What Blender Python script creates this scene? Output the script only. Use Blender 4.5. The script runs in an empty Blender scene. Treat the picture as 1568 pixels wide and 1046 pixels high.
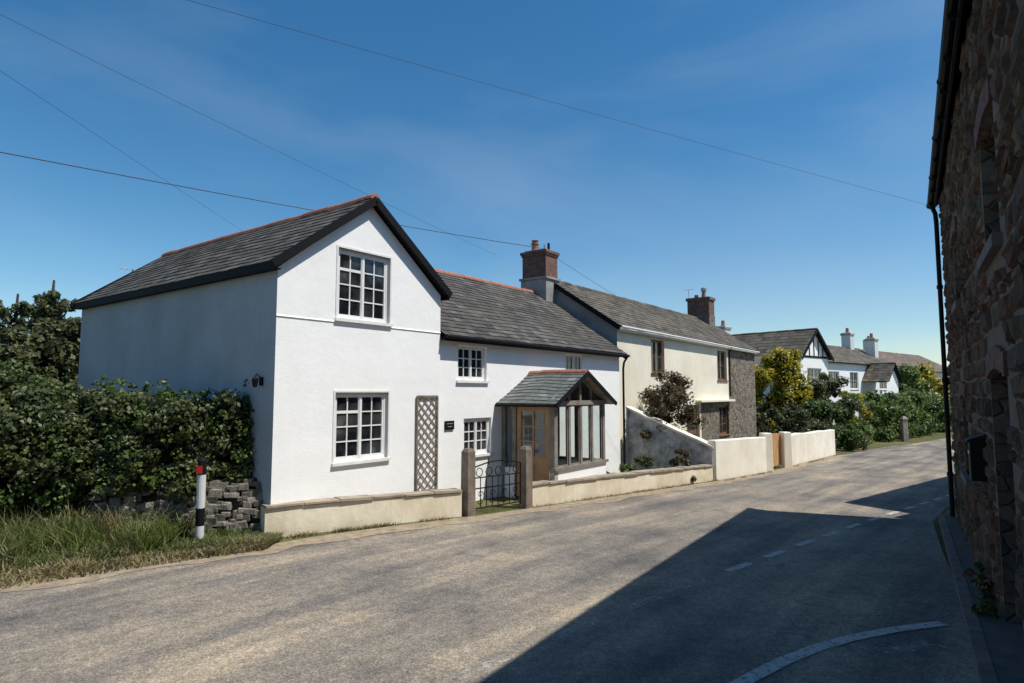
import bpy, math, random
import numpy as np
from mathutils import Vector, Matrix
from mathutils.geometry import tessellate_polygon
random.seed(7); RNG=np.random.default_rng(7)
scene=bpy.context.scene
scene.view_settings.view_transform='Standard'; scene.view_settings.look='None'; scene.view_settings.exposure=0
COL=scene.collection

# ---------------------------------------------------------------- frames
C0=(-3.69,9.71); D=(.598,.801)
def sof(x,y): return (x-C0[0])*D[0]+(y-C0[1])*D[1]
def zg(x,y):
    s=sof(x,y)
    if s<-2: f=0
    elif s<2: f=(s+2)**2/8
    elif s<40: f=s
    elif s<50: f=s-(s-40)**2/20
    else: f=45
    return -.03*f
def LW(s,w): return (C0[0]+D[0]*s-D[1]*w, C0[1]+D[1]*s+D[0]*w)

# ---------------------------------------------------------------- materials
def newmat(name):
    m=bpy.data.materials.new(name); m.use_nodes=True
    nt=m.node_tree; b=nt.nodes['Principled BSDF']; return m,nt,b
def nd(nt,t,**k):
    n=nt.nodes.new(t)
    for a,v in k.items():
        if a in n.inputs: n.inputs[a].default_value=v
        else: setattr(n,a,v)
    return n
def ramp(nt,fac,stops,interp='LINEAR'):
    r=nt.nodes.new('ShaderNodeValToRGB'); r.color_ramp.interpolation=interp
    e=r.color_ramp.elements
    e[0].position=stops[0][0]; e[0].color=(*stops[0][1],1)
    e[1].position=stops[-1][0]; e[1].color=(*stops[-1][1],1)
    for p,c in stops[1:-1]:
        x=e.new(p); x.color=(*c,1)
    nt.links.new(fac,r.inputs[0]); return r.outputs[0]
def mixc(nt,fac,a,b,mode='MIX'):
    n=nt.nodes.new('ShaderNodeMix'); n.data_type='RGBA'; n.blend_type=mode
    for i,v in ((0,fac),(6,a),(7,b)):
        if isinstance(v,(int,float)): n.inputs[i].default_value=v
        elif isinstance(v,tuple): n.inputs[i].default_value=(*v,1)
        else: nt.links.new(v,n.inputs[i])
    return n.outputs[2]
def coord(nt,kind='Object',scale=(1,1,1),rot=(0,0,0),vt='POINT'):
    tc=nt.nodes.new('ShaderNodeTexCoord'); mp=nt.nodes.new('ShaderNodeMapping'); mp.vector_type=vt
    mp.inputs['Scale'].default_value=scale; mp.inputs['Rotation'].default_value=rot
    nt.links.new(tc.outputs[kind],mp.inputs[0]); return mp.outputs[0]
def noise(nt,vec,scale,detail=4,rough=.55):
    n=nd(nt,'ShaderNodeTexNoise'); n.inputs['Scale'].default_value=scale
    n.inputs['Detail'].default_value=detail; n.inputs['Roughness'].default_value=rough
    nt.links.new(vec,n.inputs['Vector']); return n.outputs[0]
def bump(nt,b,h,strength,dist=.01):
    n=nt.nodes.new('ShaderNodeBump'); n.inputs['Strength'].default_value=strength; n.inputs['Distance'].default_value=dist
    nt.links.new(h,n.inputs['Height']); nt.links.new(n.outputs[0],b.inputs['Normal'])
def attr(nt,name='rnd'):
    a=nt.nodes.new('ShaderNodeAttribute'); a.attribute_name=name; return a.outputs['Fac']
def simple(name,c1,c2,scale=3,rough=.7,bs=.2,bscale=None,spec=.5,metal=0,dist=.01):
    m,nt,b=newmat(name); v=coord(nt)
    c=ramp(nt,noise(nt,v,scale,5),[(.3,c1),(.7,c2)])
    nt.links.new(c,b.inputs['Base Color']); b.inputs['Roughness'].default_value=rough
    b.inputs['Specular IOR Level'].default_value=spec; b.inputs['Metallic'].default_value=metal
    if bs: bump(nt,b,noise(nt,v,bscale or scale*6,4),bs,dist)
    return m
def render_mat(name,base,stain,dirt,zdirt=.5,streak=.35):
    m,nt,b=newmat(name); v=coord(nt)
    c=ramp(nt,noise(nt,v,.9,6,.65),[(.35,stain),(.6,base)])
    vs=coord(nt,scale=(5,5,.35))
    st=ramp(nt,noise(nt,vs,1.5,5),[(.52,(0,0,0)),(.75,(1,1,1))])
    mul=nt.nodes.new('ShaderNodeMath'); mul.operation='MULTIPLY'; mul.inputs[1].default_value=streak
    nt.links.new(st,mul.inputs[0])
    c=mixc(nt,mul.outputs[0],c,stain)
    sep=nt.nodes.new('ShaderNodeSeparateXYZ'); tc=nt.nodes.new('ShaderNodeTexCoord'); nt.links.new(tc.outputs['Object'],sep.inputs[0])
    ad=nt.nodes.new('ShaderNodeMath'); ad.operation='MULTIPLY_ADD'; ad.inputs[1].default_value=.7
    nt.links.new(noise(nt,v,5,5),ad.inputs[0]); nt.links.new(sep.outputs[2],ad.inputs[2])
    f=ramp(nt,ad.outputs[0],[(max(0,zdirt-.15),(1,1,1)),(min(1,zdirt+.3),(0,0,0))])
    c=mixc(nt,f,c,dirt)
    nt.links.new(c,b.inputs['Base Color']); b.inputs['Roughness'].default_value=.85; b.inputs['Specular IOR Level'].default_value=.2
    bn=nt.nodes.new('ShaderNodeMath'); bn.operation='MULTIPLY_ADD'; bn.inputs[1].default_value=3
    nt.links.new(noise(nt,v,2.2,3),bn.inputs[0]); nt.links.new(noise(nt,v,45,3),bn.inputs[2])
    bump(nt,b,bn.outputs[0],.35,.012); return m
def stone_mat(name,cols,mortar,scale=4.5,rough=.9,bs=.9,edge=.05,zs=1.5):
    m,nt,b=newmat(name); v=coord(nt,'UV',scale=(1,zs,1))
    n=nt.nodes.new('ShaderNodeTexNoise'); n.inputs['Scale'].default_value=3; nt.links.new(v,n.inputs['Vector'])
    va=nt.nodes.new('ShaderNodeVectorMath'); va.operation='MULTIPLY_ADD'; va.inputs[1].default_value=(.18,.18,0)
    nt.links.new(n.outputs['Color'],va.inputs[0]); nt.links.new(v,va.inputs[2])
    v1=nd(nt,'ShaderNodeTexVoronoi',voronoi_dimensions='2D'); v1.inputs['Scale'].default_value=scale
    v2=nd(nt,'ShaderNodeTexVoronoi',voronoi_dimensions='2D',feature='DISTANCE_TO_EDGE'); v2.inputs['Scale'].default_value=scale
    nt.links.new(va.outputs[0],v1.inputs['Vector']); nt.links.new(va.outputs[0],v2.inputs['Vector'])
    sx=nt.nodes.new('ShaderNodeSeparateColor'); nt.links.new(v1.outputs['Color'],sx.inputs[0])
    c=ramp(nt,sx.outputs[0],[(i/(len(cols)-1),cc) for i,cc in enumerate(cols)])
    c=mixc(nt,.6,c,ramp(nt,noise(nt,coord(nt),9,6,.7),[(.3,(.25,.25,.25)),(.7,(1,1,1))]),'MULTIPLY')
    f=ramp(nt,v2.outputs['Distance'],[(0,(1,1,1)),(edge,(0,0,0))])
    c=mixc(nt,f,c,mortar); nt.links.new(c,b.inputs['Base Color']); b.inputs['Roughness'].default_value=rough
    b.inputs['Specular IOR Level'].default_value=.2
    h=ramp(nt,v2.outputs['Distance'],[(0,(0,0,0)),(edge*2.2,(1,1,1))])
    h=mixc(nt,.35,h,noise(nt,coord(nt),14,5))
    bump(nt,b,h,bs,.05); return m
def block_mat(name,cols):
    m,nt,b=newmat(name); v=coord(nt)
    c=ramp(nt,attr(nt),[(i/(len(cols)-1),cc) for i,cc in enumerate(cols)])
    c=mixc(nt,.8,c,ramp(nt,noise(nt,v,7,7,.75),[(.32,(.22,.2,.19)),(.66,(1.15,1.1,1.05))]),'MULTIPLY')
    nt.links.new(c,b.inputs['Base Color']); b.inputs['Roughness'].default_value=.9; b.inputs['Specular IOR Level'].default_value=.2
    bump(nt,b,noise(nt,v,16,6,.7),.9,.03); return m
def brick_mat(name,c1,c2,mort,bw=.23,rh=.08):
    m,nt,b=newmat(name); v=coord(nt,'UV')
    t=nd(nt,'ShaderNodeTexBrick'); t.inputs['Scale'].default_value=1; t.inputs['Brick Width'].default_value=bw; t.inputs['Row Height'].default_value=rh
    t.inputs['Mortar Size'].default_value=.008; t.inputs['Color1'].default_value=(*c1,1); t.inputs['Color2'].default_value=(*c2,1); t.inputs['Mortar'].default_value=(*mort,1)
    nt.links.new(v,t.inputs['Vector'])
    c=mixc(nt,.7,t.outputs[0],ramp(nt,noise(nt,coord(nt),6,6,.7),[(.3,(.3,.28,.26)),(.65,(1,1,1))]),'MULTIPLY')
    nt.links.new(c,b.inputs['Base Color']); b.inputs['Roughness'].default_value=.9
    inv=nt.nodes.new('ShaderNodeMath'); inv.operation='SUBTRACT'; inv.inputs[0].default_value=1; nt.links.new(t.outputs['Fac'],inv.inputs[1])
    bump(nt,b,inv.outputs[0],.8,.015); return m
def slate_mat(name,c1,c2,lichen,amt=.5):
    m,nt,b=newmat(name); v=coord(nt)
    c=ramp(nt,attr(nt),[(0,c1),(.8,c2),(1,tuple(x*1.5 for x in c2))])
    f=ramp(nt,noise(nt,v,1.3,8,.72),[(.46,(0,0,0)),(.66,(amt,amt,amt))])
    c=mixc(nt,f,c,lichen)
    f2=ramp(nt,noise(nt,v,11,6,.7),[(.58,(0,0,0)),(.68,(amt,amt,amt))])
    c=mixc(nt,f2,c,tuple(x*1.9 for x in lichen))
    nt.links.new(c,b.inputs['Base Color']); b.inputs['Roughness'].default_value=.8; b.inputs['Specular IOR Level'].default_value=.22
    bump(nt,b,noise(nt,v,25,5),.4,.01); return m
def leaf_mat(name,cols,trans=.3,big=.9):
    m,nt,b=newmat(name)
    a=nt.nodes.new('ShaderNodeMath'); a.operation='MULTIPLY_ADD'; a.inputs[1].default_value=.55
    nt.links.new(attr(nt),a.inputs[0])
    s=nt.nodes.new('ShaderNodeMath'); s.operation='MULTIPLY_ADD'; s.inputs[1].default_value=1.7; s.inputs[2].default_value=-.6
    nt.links.new(noise(nt,coord(nt),big,3),s.inputs[0]); nt.links.new(s.outputs[0],a.inputs[2])
    c=ramp(nt,a.outputs[0],[(i/(len(cols)-1),cc) for i,cc in enumerate(cols)])
    nt.links.new(c,b.inputs['Base Color']); b.inputs['Roughness'].default_value=.5; b.inputs['Specular IOR Level'].default_value=.4
    t=nt.nodes.new('ShaderNodeBsdfTranslucent'); nt.links.new(c,t.inputs[0])
    mx=nt.nodes.new('ShaderNodeMixShader'); mx.inputs[0].default_value=trans
    nt.links.new(b.outputs[0],mx.inputs[1]); nt.links.new(t.outputs[0],mx.inputs[2])
    nt.links.new(mx.outputs[0],nt.nodes['Material Output'].inputs[0]); return m
def plain(name,c,rough=.5,metal=0,spec=.5):
    return simple(name,tuple(x*.85 for x in c),c,6,rough,.08,30,spec,metal)

M={}
M['white']=render_mat('white_render',(.93,.92,.895),(.89,.875,.845),(.72,.67,.58),.0,.22)
M['side']=render_mat('shade_toned_side_render',(.42,.445,.475),(.35,.375,.40),(.3,.3,.27),.0,.5)  # darker, bluer copy of the white render; the side wall's shade is in its colour
M['cream']=render_mat('cream_render',(.88,.81,.665),(.78,.70,.55),(.5,.42,.3),.0,.3)
M['plinth']=render_mat('plinth_render',(.86,.78,.62),(.64,.53,.37),(.42,.33,.22),.20,.6)
M['gwall']=render_mat('cream_wall_render',(.88,.82,.70),(.76,.68,.54),(.45,.37,.26),.12,.4)
M['rough_white']=simple('old_limewash',(.18,.17,.155),(.62,.60,.57),3.2,.95,1.0,7,.2,0,.08)
M['slate']=slate_mat('roof_slate',(.047,.045,.043),(.092,.085,.078),(.14,.12,.09),.65)
M['slate2']=slate_mat('old_roof_slate',(.06,.052,.043),(.118,.10,.082),(.17,.145,.105),.75)
M['slateg']=slate_mat('porch_roof_slate',(.105,.115,.11),(.155,.165,.155),(.2,.19,.16),.4)
M['redtile']=simple('terracotta_ridge',(.25,.10,.06),(.43,.18,.11),9,.85,.5)
M['black']=plain('black_paint',(.009,.009,.010),.65,0,.15)
M['wire']=plain('weathered_cable',(.03,.03,.035),.6)
M['frame']=plain('white_window_paint',(.86,.85,.82),.4)
M['grey_wood']=simple('weathered_timber',(.15,.13,.105),(.28,.245,.205),4,.8,.3,25)
M['post_wood']=simple('old_gatepost_timber',(.12,.095,.07),(.27,.215,.165),5,.9,.8,18)
M['door_wood']=simple('door_timber',(.30,.155,.065),(.42,.235,.11),5,.55,.2,25)
M['brown_frame']=simple('brown_window_timber',(.16,.075,.035),(.24,.12,.06),5,.55,.2,25)
M['gate_wood']=simple('orange_gate_timber',(.50,.27,.10),(.62,.37,.17),4,.6,.2,25)
M['brick']=brick_mat('chimney_brick',(.27,.11,.075),(.14,.075,.06),(.2,.18,.155))
M['dbrick']=brick_mat('sooty_brick',(.20,.08,.05),(.11,.055,.04),(.09,.08,.07))
M['stone']=stone_mat('rubble_stone',[(.13,.10,.08),(.25,.20,.15),(.36,.30,.23),(.18,.15,.13)],(.36,.33,.28),5.0,edge=.06)
M['dstone']=stone_mat('dark_slatestone',[(.07,.055,.045),(.14,.11,.085),(.10,.075,.06),(.2,.17,.135),(.06,.052,.045)],(.13,.11,.09),4.0,edge=.045,zs=1.7)
M['block']=block_mat('slatestone_blocks',[(.045,.036,.028),(.115,.085,.06),(.085,.055,.038),(.17,.135,.10),(.06,.048,.04),(.15,.07,.042),(.09,.07,.052)])
M['mortar']=simple('earth_mortar',(.085,.068,.05),(.15,.12,.09),8,.95,.8,30)
M['hstone']=block_mat('hedge_bank_stone',[(.13,.12,.10),(.27,.25,.21),(.37,.34,.29),(.18,.165,.14)])
M['coping']=simple('stone_coping',(.24,.19,.14),(.42,.35,.27),4,.9,.6,14)
M['concrete']=simple('concrete',(.24,.225,.20),(.38,.36,.32),5,.9,.4,20)
M['kerb']=simple('stone_kerb',(.07,.062,.055),(.15,.13,.115),5,.9,.5,20)
M['lead']=simple('lead_flashing',(.22,.215,.21),(.34,.33,.31),3,.85,.5)
M['pot']=simple('clay_pot',(.28,.12,.07),(.4,.19,.12),6,.8,.3)
M['cwhite']=plain('cast_white',(.70,.70,.68),.6)
M['redrefl']=plain('red_reflector',(.6,.02,.02),.25)
M['metal']=plain('grey_metal',(.35,.35,.36),.45,.6)
M['bark']=simple('bark',(.05,.035,.025),(.11,.085,.06),6,.95,.8,20)
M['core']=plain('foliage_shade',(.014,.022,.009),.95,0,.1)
def glass_dark():
    m,nt,b=newmat('window_glass'); v=coord(nt)
    c=ramp(nt,noise(nt,v,1.6,3),[(.42,(.008,.010,.013)),(.62,(.05,.052,.052)),(.72,(.12,.12,.115))])
    nt.links.new(c,b.inputs['Base Color']); b.inputs['Roughness'].default_value=.04; b.inputs['Specular IOR Level'].default_value=.6
    bump(nt,b,noise(nt,v,1.6,2),.08,.05); return m
M['glass']=glass_dark()
def glass_clear():
    m,nt,b=newmat('clear_glass')
    t=nt.nodes.new('ShaderNodeBsdfTransparent'); t.inputs[0].default_value=(.86,.9,.89,1)
    g=nt.nodes.new('ShaderNodeBsdfGlossy'); g.inputs['Roughness'].default_value=.02
    fr=nt.nodes.new('ShaderNodeFresnel'); fr.inputs[0].default_value=1.5
    mx=nt.nodes.new('ShaderNodeMixShader'); nt.links.new(fr.outputs[0],mx.inputs[0]); nt.links.new(t.outputs[0],mx.inputs[1]); nt.links.new(g.outputs[0],mx.inputs[2])
    nt.links.new(mx.outputs[0],nt.nodes['Material Output'].inputs[0]); return m
M['cglass']=glass_clear()
M['hedge']=leaf_mat('hedge_leaves',[(.020,.030,.011),(.044,.060,.020),(.078,.10,.033),(.13,.15,.055),(.20,.205,.095)],.3,1.9)
M['ivy']=leaf_mat('bramble_leaves',[(.03,.055,.012),(.07,.115,.022),(.11,.165,.035),(.17,.22,.06)])
M['tree']=leaf_mat('tree_leaves',[(.038,.045,.018),(.075,.085,.032),(.12,.13,.05),(.18,.185,.085)],.3,.7)
M['gold']=leaf_mat('golden_leaves',[(.12,.11,.01),(.30,.25,.015),(.46,.37,.02),(.58,.47,.05)])
M['bright']=leaf_mat('bright_leaves',[(.045,.075,.014),(.095,.145,.028),(.15,.205,.045),(.23,.28,.08)])
M['redleaf']=leaf_mat('bronze_leaves',[(.05,.045,.02),(.10,.085,.038),(.17,.11,.06),(.25,.155,.10)])
M['grass']=leaf_mat('grass_blades',[(.06,.085,.022),(.13,.155,.045),(.21,.22,.085),(.34,.30,.15)],.35,1.6)
M['dry']=leaf_mat('dry_grass_blades',[(.09,.10,.035),(.19,.17,.075),(.30,.24,.12),(.44,.35,.20)],.3,1.1)
M['flower']=plain('red_petals',(.4,.05,.07),.6)

def ground_mat():
    m,nt,b=newmat('ground_earth_grass'); v=coord(nt)
    c=ramp(nt,noise(nt,v,.35,6,.7),[(.35,(.075,.09,.03)),(.52,(.13,.125,.055)),(.68,(.22,.175,.10))])
    c=mixc(nt,.5,c,ramp(nt,noise(nt,v,9,5,.7),[(.3,(.4,.4,.35)),(.7,(1.2,1.15,1.0))]),'MULTIPLY')
    nt.links.new(c,b.inputs['Base Color']); b.inputs['Roughness'].default_value=.95; b.inputs['Specular IOR Level'].default_value=.1
    bump(nt,b,noise(nt,v,12,6),.8,.04); return m
def road_mat():
    m,nt,b=newmat('asphalt'); v=coord(nt)
    vr=coord(nt,scale=(9,1,1),rot=(0,0,math.radians(50)),vt='TEXTURE')
    c=ramp(nt,noise(nt,vr,1.5,7,.6),[(.36,(.155,.142,.128)),(.47,(.225,.20,.172)),(.55,(.275,.238,.192)),(.66,(.37,.312,.24))])
    c=mixc(nt,.85,c,ramp(nt,noise(nt,v,.45,8,.72),[(.38,(.62,.63,.66)),(.50,(1,.985,.96)),(.62,(1.32,1.23,1.10))]),'MULTIPLY')
    vo=nd(nt,'ShaderNodeTexVoronoi'); vo.inputs['Scale'].default_value=75; nt.links.new(v,vo.inputs['Vector'])
    sc=nt.nodes.new('ShaderNodeSeparateColor'); nt.links.new(vo.outputs['Color'],sc.inputs[0])
    c=mixc(nt,.7,c,ramp(nt,sc.outputs[0],[(0,(.5,.5,.5)),(.6,(.95,.95,.95)),(1,(1.6,1.55,1.5))]),'MULTIPLY')
    c=mixc(nt,.6,c,ramp(nt,noise(nt,v,9,7,.85),[(.36,(.55,.55,.56)),(.64,(1.3,1.3,1.3))]),'MULTIPLY')
    w=nd(nt,'ShaderNodeTexVoronoi',feature='DISTANCE_TO_EDGE'); w.inputs['Scale'].default_value=.55
    n=nt.nodes.new('ShaderNodeTexNoise'); n.inputs['Scale'].default_value=2.5; n.inputs['Detail'].default_value=6; nt.links.new(v,n.inputs['Vector'])
    va=nt.nodes.new('ShaderNodeVectorMath'); va.operation='MULTIPLY_ADD'; va.inputs[1].default_value=(.9,.9,0); nt.links.new(n.outputs['Color'],va.inputs[0]); nt.links.new(v,va.inputs[2]); nt.links.new(va.outputs[0],w.inputs['Vector'])
    f=ramp(nt,w.outputs['Distance'],[(0,(.4,.4,.4)),(.014,(0,0,0))])
    msk=ramp(nt,noise(nt,v,.4,2),[(.46,(0,0,0)),(.55,(1,1,1))]); f=mixc(nt,1.0,f,msk,'MULTIPLY')
    c=mixc(nt,f,c,(.08,.07,.06))
    nt.links.new(c,b.inputs['Base Color']); b.inputs['Roughness'].default_value=.88; b.inputs['Specular IOR Level'].default_value=.25
    h=mixc(nt,.5,vo.outputs['Distance'],noise(nt,v,30,5)); bump(nt,b,h,.6,.014); return m
M['ground']=ground_mat(); M['road']=road_mat()
def worn_paint(name,th,amt=1.0):
    m,nt,b=newmat(name); v=coord(nt)
    f=ramp(nt,noise(nt,v,16,8,.85),[(th-.04,(0,0,0)),(th+.04,(amt,amt,amt))])
    b.inputs['Base Color'].default_value=(.6,.59,.56,1); b.inputs['Roughness'].default_value=.8
    t=nt.nodes.new('ShaderNodeBsdfTransparent'); mx=nt.nodes.new('ShaderNodeMixShader')
    nt.links.new(f,mx.inputs[0]); nt.links.new(t.outputs[0],mx.inputs[1]); nt.links.new(b.outputs[0],mx.inputs[2])
    nt.links.new(mx.outputs[0],nt.nodes['Material Output'].inputs[0])
    bump(nt,b,noise(nt,v,60,4),.4,.008); return m
M['paint']=worn_paint('worn_road_paint',.44,.75); M['faint']=worn_paint('very_worn_road_paint',.53,.45)
M['gravel']=simple('edge_grit',(.20,.155,.105),(.38,.30,.20),7,.95,.8,40)
M['pave']=simple('pavement',(.05,.047,.043),(.10,.092,.085),5,.9,.5,25)

# ---------------------------------------------------------------- mesh builder
class MB:
    def __init__(s): s.v=[];s.f=[];s.m=[];s.uv=[];s.mats=[];s.r=[];s.sm=[]
    def mi(s,k):
        if k not in s.mats: s.mats.append(k)
        return s.mats.index(k)
    def poly(s,pts,k,uv=None,rnd=None,smooth=False):
        pts=[Vector(p) for p in pts]; i0=len(s.v); s.v+=[tuple(p) for p in pts]
        s.f.append(list(range(i0,i0+len(pts)))); s.m.append(s.mi(k)); s.sm.append(smooth)
        s.r.append(random.random() if rnd is None else rnd)
        if uv is None:
            n=Vector((0,0,0))
            for i in range(len(pts)):
                a=pts[i];b=pts[(i+1)%len(pts)]; n+=a.cross(b)
            if n.length<1e-9: n=Vector((0,0,1))
            n.normalize(); T=Vector((0,0,1)).cross(n)
            T=Vector((1,0,0)) if T.length<.15 else T.normalized()
            B=n.cross(T); uv=[(p.dot(T),p.dot(B)) for p in pts]
        s.uv+=list(uv)
    def hexa(s,c,k):
        r=random.random()
        for q in ((3,2,1,0),(4,5,6,7),(0,1,5,4),(1,2,6,5),(2,3,7,6),(3,0,4,7)): s.poly([c[i] for i in q],k,rnd=r)
    def box(s,x0,x1,y0,y1,z0,z1,k):
        s.hexa([(x0,y0,z0),(x1,y0,z0),(x1,y1,z0),(x0,y1,z0),(x0,y0,z1),(x1,y0,z1),(x1,y1,z1),(x0,y1,z1)],k)
    def beam(s,p,q,w,h,k,up=(0,0,1)):
        p=Vector(p);q=Vector(q);d=(q-p).normalized();u=Vector(up); sd=d.cross(u).normalized(); u=sd.cross(d).normalized()
        a=sd*w/2;b=u*h/2
        s.hexa([p-a-b,p+a-b,q+a-b,q-a-b,p-a+b,p+a+b,q+a+b,q-a+b],k)
    def tube(s,pts,r,k,n=8,r2=None,cap=True,closed=False):
        pts=[Vector(p) for p in pts]; rings=[]; N=len(pts)
        for i,p in enumerate(pts):
            a=pts[max(i-1,0)] if not closed else pts[i-1]; b=pts[min(i+1,N-1)] if not closed else pts[(i+1)%N]
            d=(b-a).normalized(); up=Vector((0,0,1)) if abs(d.z)<.9 else Vector((1,0,0))
            x=d.cross(up).normalized(); y=d.cross(x).normalized()
            rr=r if r2 is None else r+(r2-r)*i/max(1,N-1)
            if isinstance(r,list): rr=r[i]
            rings.append([p+x*math.cos(2*math.pi*j/n)*rr+y*math.sin(2*math.pi*j/n)*rr for j in range(n)])
        M_=N if closed else N-1
        for i in range(M_):
            A=rings[i];B=rings[(i+1)%N]
            for j in range(n): s.poly([A[j],B[j],B[(j+1)%n],A[(j+1)%n]],k,smooth=True)
        if cap and not closed: s.poly(rings[0],k); s.poly(rings[-1][::-1],k)
    def wall(s,outline,holes,fn,k,depth=.1,rk=None):
        loops=[outline]+holes
        tris=tessellate_polygon([[Vector((a,z,0)) for a,z in lp] for lp in loops])
        flat=[p for lp in loops for p in lp]
        for t in tris:
            P=[Vector(fn(*flat[i],0)) for i in t]; a,b,c=[flat[i] for i in t]
            area=(b[0]-a[0])*(c[1]-a[1])-(b[1]-a[1])*(c[0]-a[0])
            if area<0: P=P[::-1]
            s.poly(P,k)
        for h in holes:
            for i in range(len(h)):
                p=h[i];q=h[(i+1)%len(h)]
                s.poly([fn(*p,0),fn(*q,0),fn(*q,depth),fn(*p,depth)],rk or k)
    def build(s,name,parent=None,recenter=True,bevel=0):
        me=bpy.data.meshes.new(name); off=Vector((0,0,0))
        if parent is None and recenter:
            a=np.array(s.v); off=Vector(((a[:,0].min()+a[:,0].max())/2,(a[:,1].min()+a[:,1].max())/2,a[:,2].min()))
        vv=[(x-off.x,y-off.y,z-off.z) for x,y,z in s.v]
        me.from_pydata(vv,[],s.f)
        for k in s.mats: me.materials.append(M[k])
        me.polygons.foreach_set('material_index',s.m); me.polygons.foreach_set('use_smooth',s.sm)
        u=me.uv_layers.new(name='UVMap'); u.data.foreach_set('uv',np.array(s.uv,dtype=np.float32).ravel())
        a=me.attributes.new('rnd','FLOAT','FACE'); a.data.foreach_set('value',np.array(s.r,dtype=np.float32))
        me.update(); o=bpy.data.objects.new(name,me); COL.objects.link(o); o.location=off
        if parent: o.parent=parent
        if bevel:
            w=o.modifiers.new('weld','WELD'); w.merge_threshold=.0005
            b=o.modifiers.new('bevel','BEVEL'); b.width=bevel; b.segments=2; b.limit_method='ANGLE'
        return o
def empty(name,loc,rot=0):
    e=bpy.data.objects.new(name,None); e.empty_display_size=.5; COL.objects.link(e); e.location=loc; e.rotation_euler=(0,0,rot); return e

def slates(mb,fn,U0,U1,V,k,course=.2,width=.3,t=.014,ulim=None):
    n=max(1,round(V/course)); c=V/n
    for i in range(n):
        a0,a1=(U0,U1) if ulim is None else ulim(i*c,U0,U1)
        u=a0-random.random()*width*.2-(width/2 if i%2 else 0)
        while u<a1:
            wv=width*random.uniform(.85,1.15); x0=max(a0,u+.003); x1=min(a1,u+wv-.003); u+=wv
            if x1-x0<.02: continue
            l0=t+random.random()*.009; l1=t+random.random()*.009; dv=random.uniform(-.009,.009); r=random.random()
            if random.random()<.012: dv-=.035
            v0=i*c+dv; v1=(i+1)*c+.01
            mb.poly([fn(x0,v0,l0),fn(x1,v0,l1),fn(x1,v1,.003),fn(x0,v1,.003)],k,rnd=r)
            mb.poly([fn(x0,v0,0),fn(x1,v0,0),fn(x1,v0,l1),fn(x0,v0,l0)],k,rnd=r*.5)
def gable_roof(mb,a0,a1,e0,e1,ze,zr,k,axis='x',th=.07,course=.2,width=.3,ulim0=None,ridge='redtile',under='black'):
    mid=(e0+e1)/2; half=mid-e0; L=math.hypot(half,zr-ze); ce,cz=half/L,(zr-ze)/L
    P=(lambda a,e,z:(a,e,z)) if axis=='x' else (lambda a,e,z:(e,a,z))
    for side in (0,1):
        sg=1 if side==0 else -1; eb=e0 if side==0 else e1
        sag=lambda u,v:-.022*math.sin(max(0,min(1,(u-a0)/(a1-a0)))*math.pi*2.3+v*.8)*math.sin(min(1,max(0,v/L))*math.pi)
        fn=lambda u,v,h,sg=sg,eb=eb: P(u,eb+sg*(ce*v-cz*h),ze+cz*v+ce*h+sag(u,v))
        slates(mb,fn,a0,a1,L,k,course,width,ulim=ulim0)
        n=12
        for i in range(n):
            v0=L*i/n;v1=L*(i+1)/n; x0,x1=ulim0(v0,a0,a1) if ulim0 else (a0,a1); m=10
            for j in range(m):
                p=x0+(x1-x0)*j/m; q=x0+(x1-x0)*(j+1)/m
                mb.poly([fn(p,v0,-.004),fn(q,v0,-.004),fn(q,v1,-.004),fn(p,v1,-.004)],k,rnd=.1)
            mb.poly([fn(x0,v0,-th),fn(x1,v0,-th),fn(x1,v1,-th),fn(x0,v1,-th)],under)
        mb.poly([fn(a0,0,0),fn(a1,0,0),fn(a1,0,-th),fn(a0,0,-th)],under)
        for a in ((a0,a1) if ulim0 is None else (a1,)): mb.poly([fn(a,0,0),fn(a,L,0),fn(a,L,-th),fn(a,0,-th)],under)
    if ridge:
        a=a0
        while a<a1-.05:
            b=min(a+.42,a1); dz=random.uniform(-.010,.008); r=random.random(); R=.11; pr=None
            for j in range(7):
                t_=math.pi*j/6; e=mid-R*math.cos(t_)*1.05; z=zr-.06+R*math.sin(t_)+dz
                if pr: mb.poly([P(a+.004,*pr),P(b-.004,*pr),P(b-.004,e,z),P(a+.004,e,z)],ridge,rnd=r)
                pr=(e,z)
            for aa in (a+.004,b-.004):
                mb.poly([P(aa,mid-R*math.cos(math.pi*j/6)*1.05,zr-.06+R*math.sin(math.pi*j/6)+dz) for j in range(7)],ridge,rnd=r)
            a=b
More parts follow.
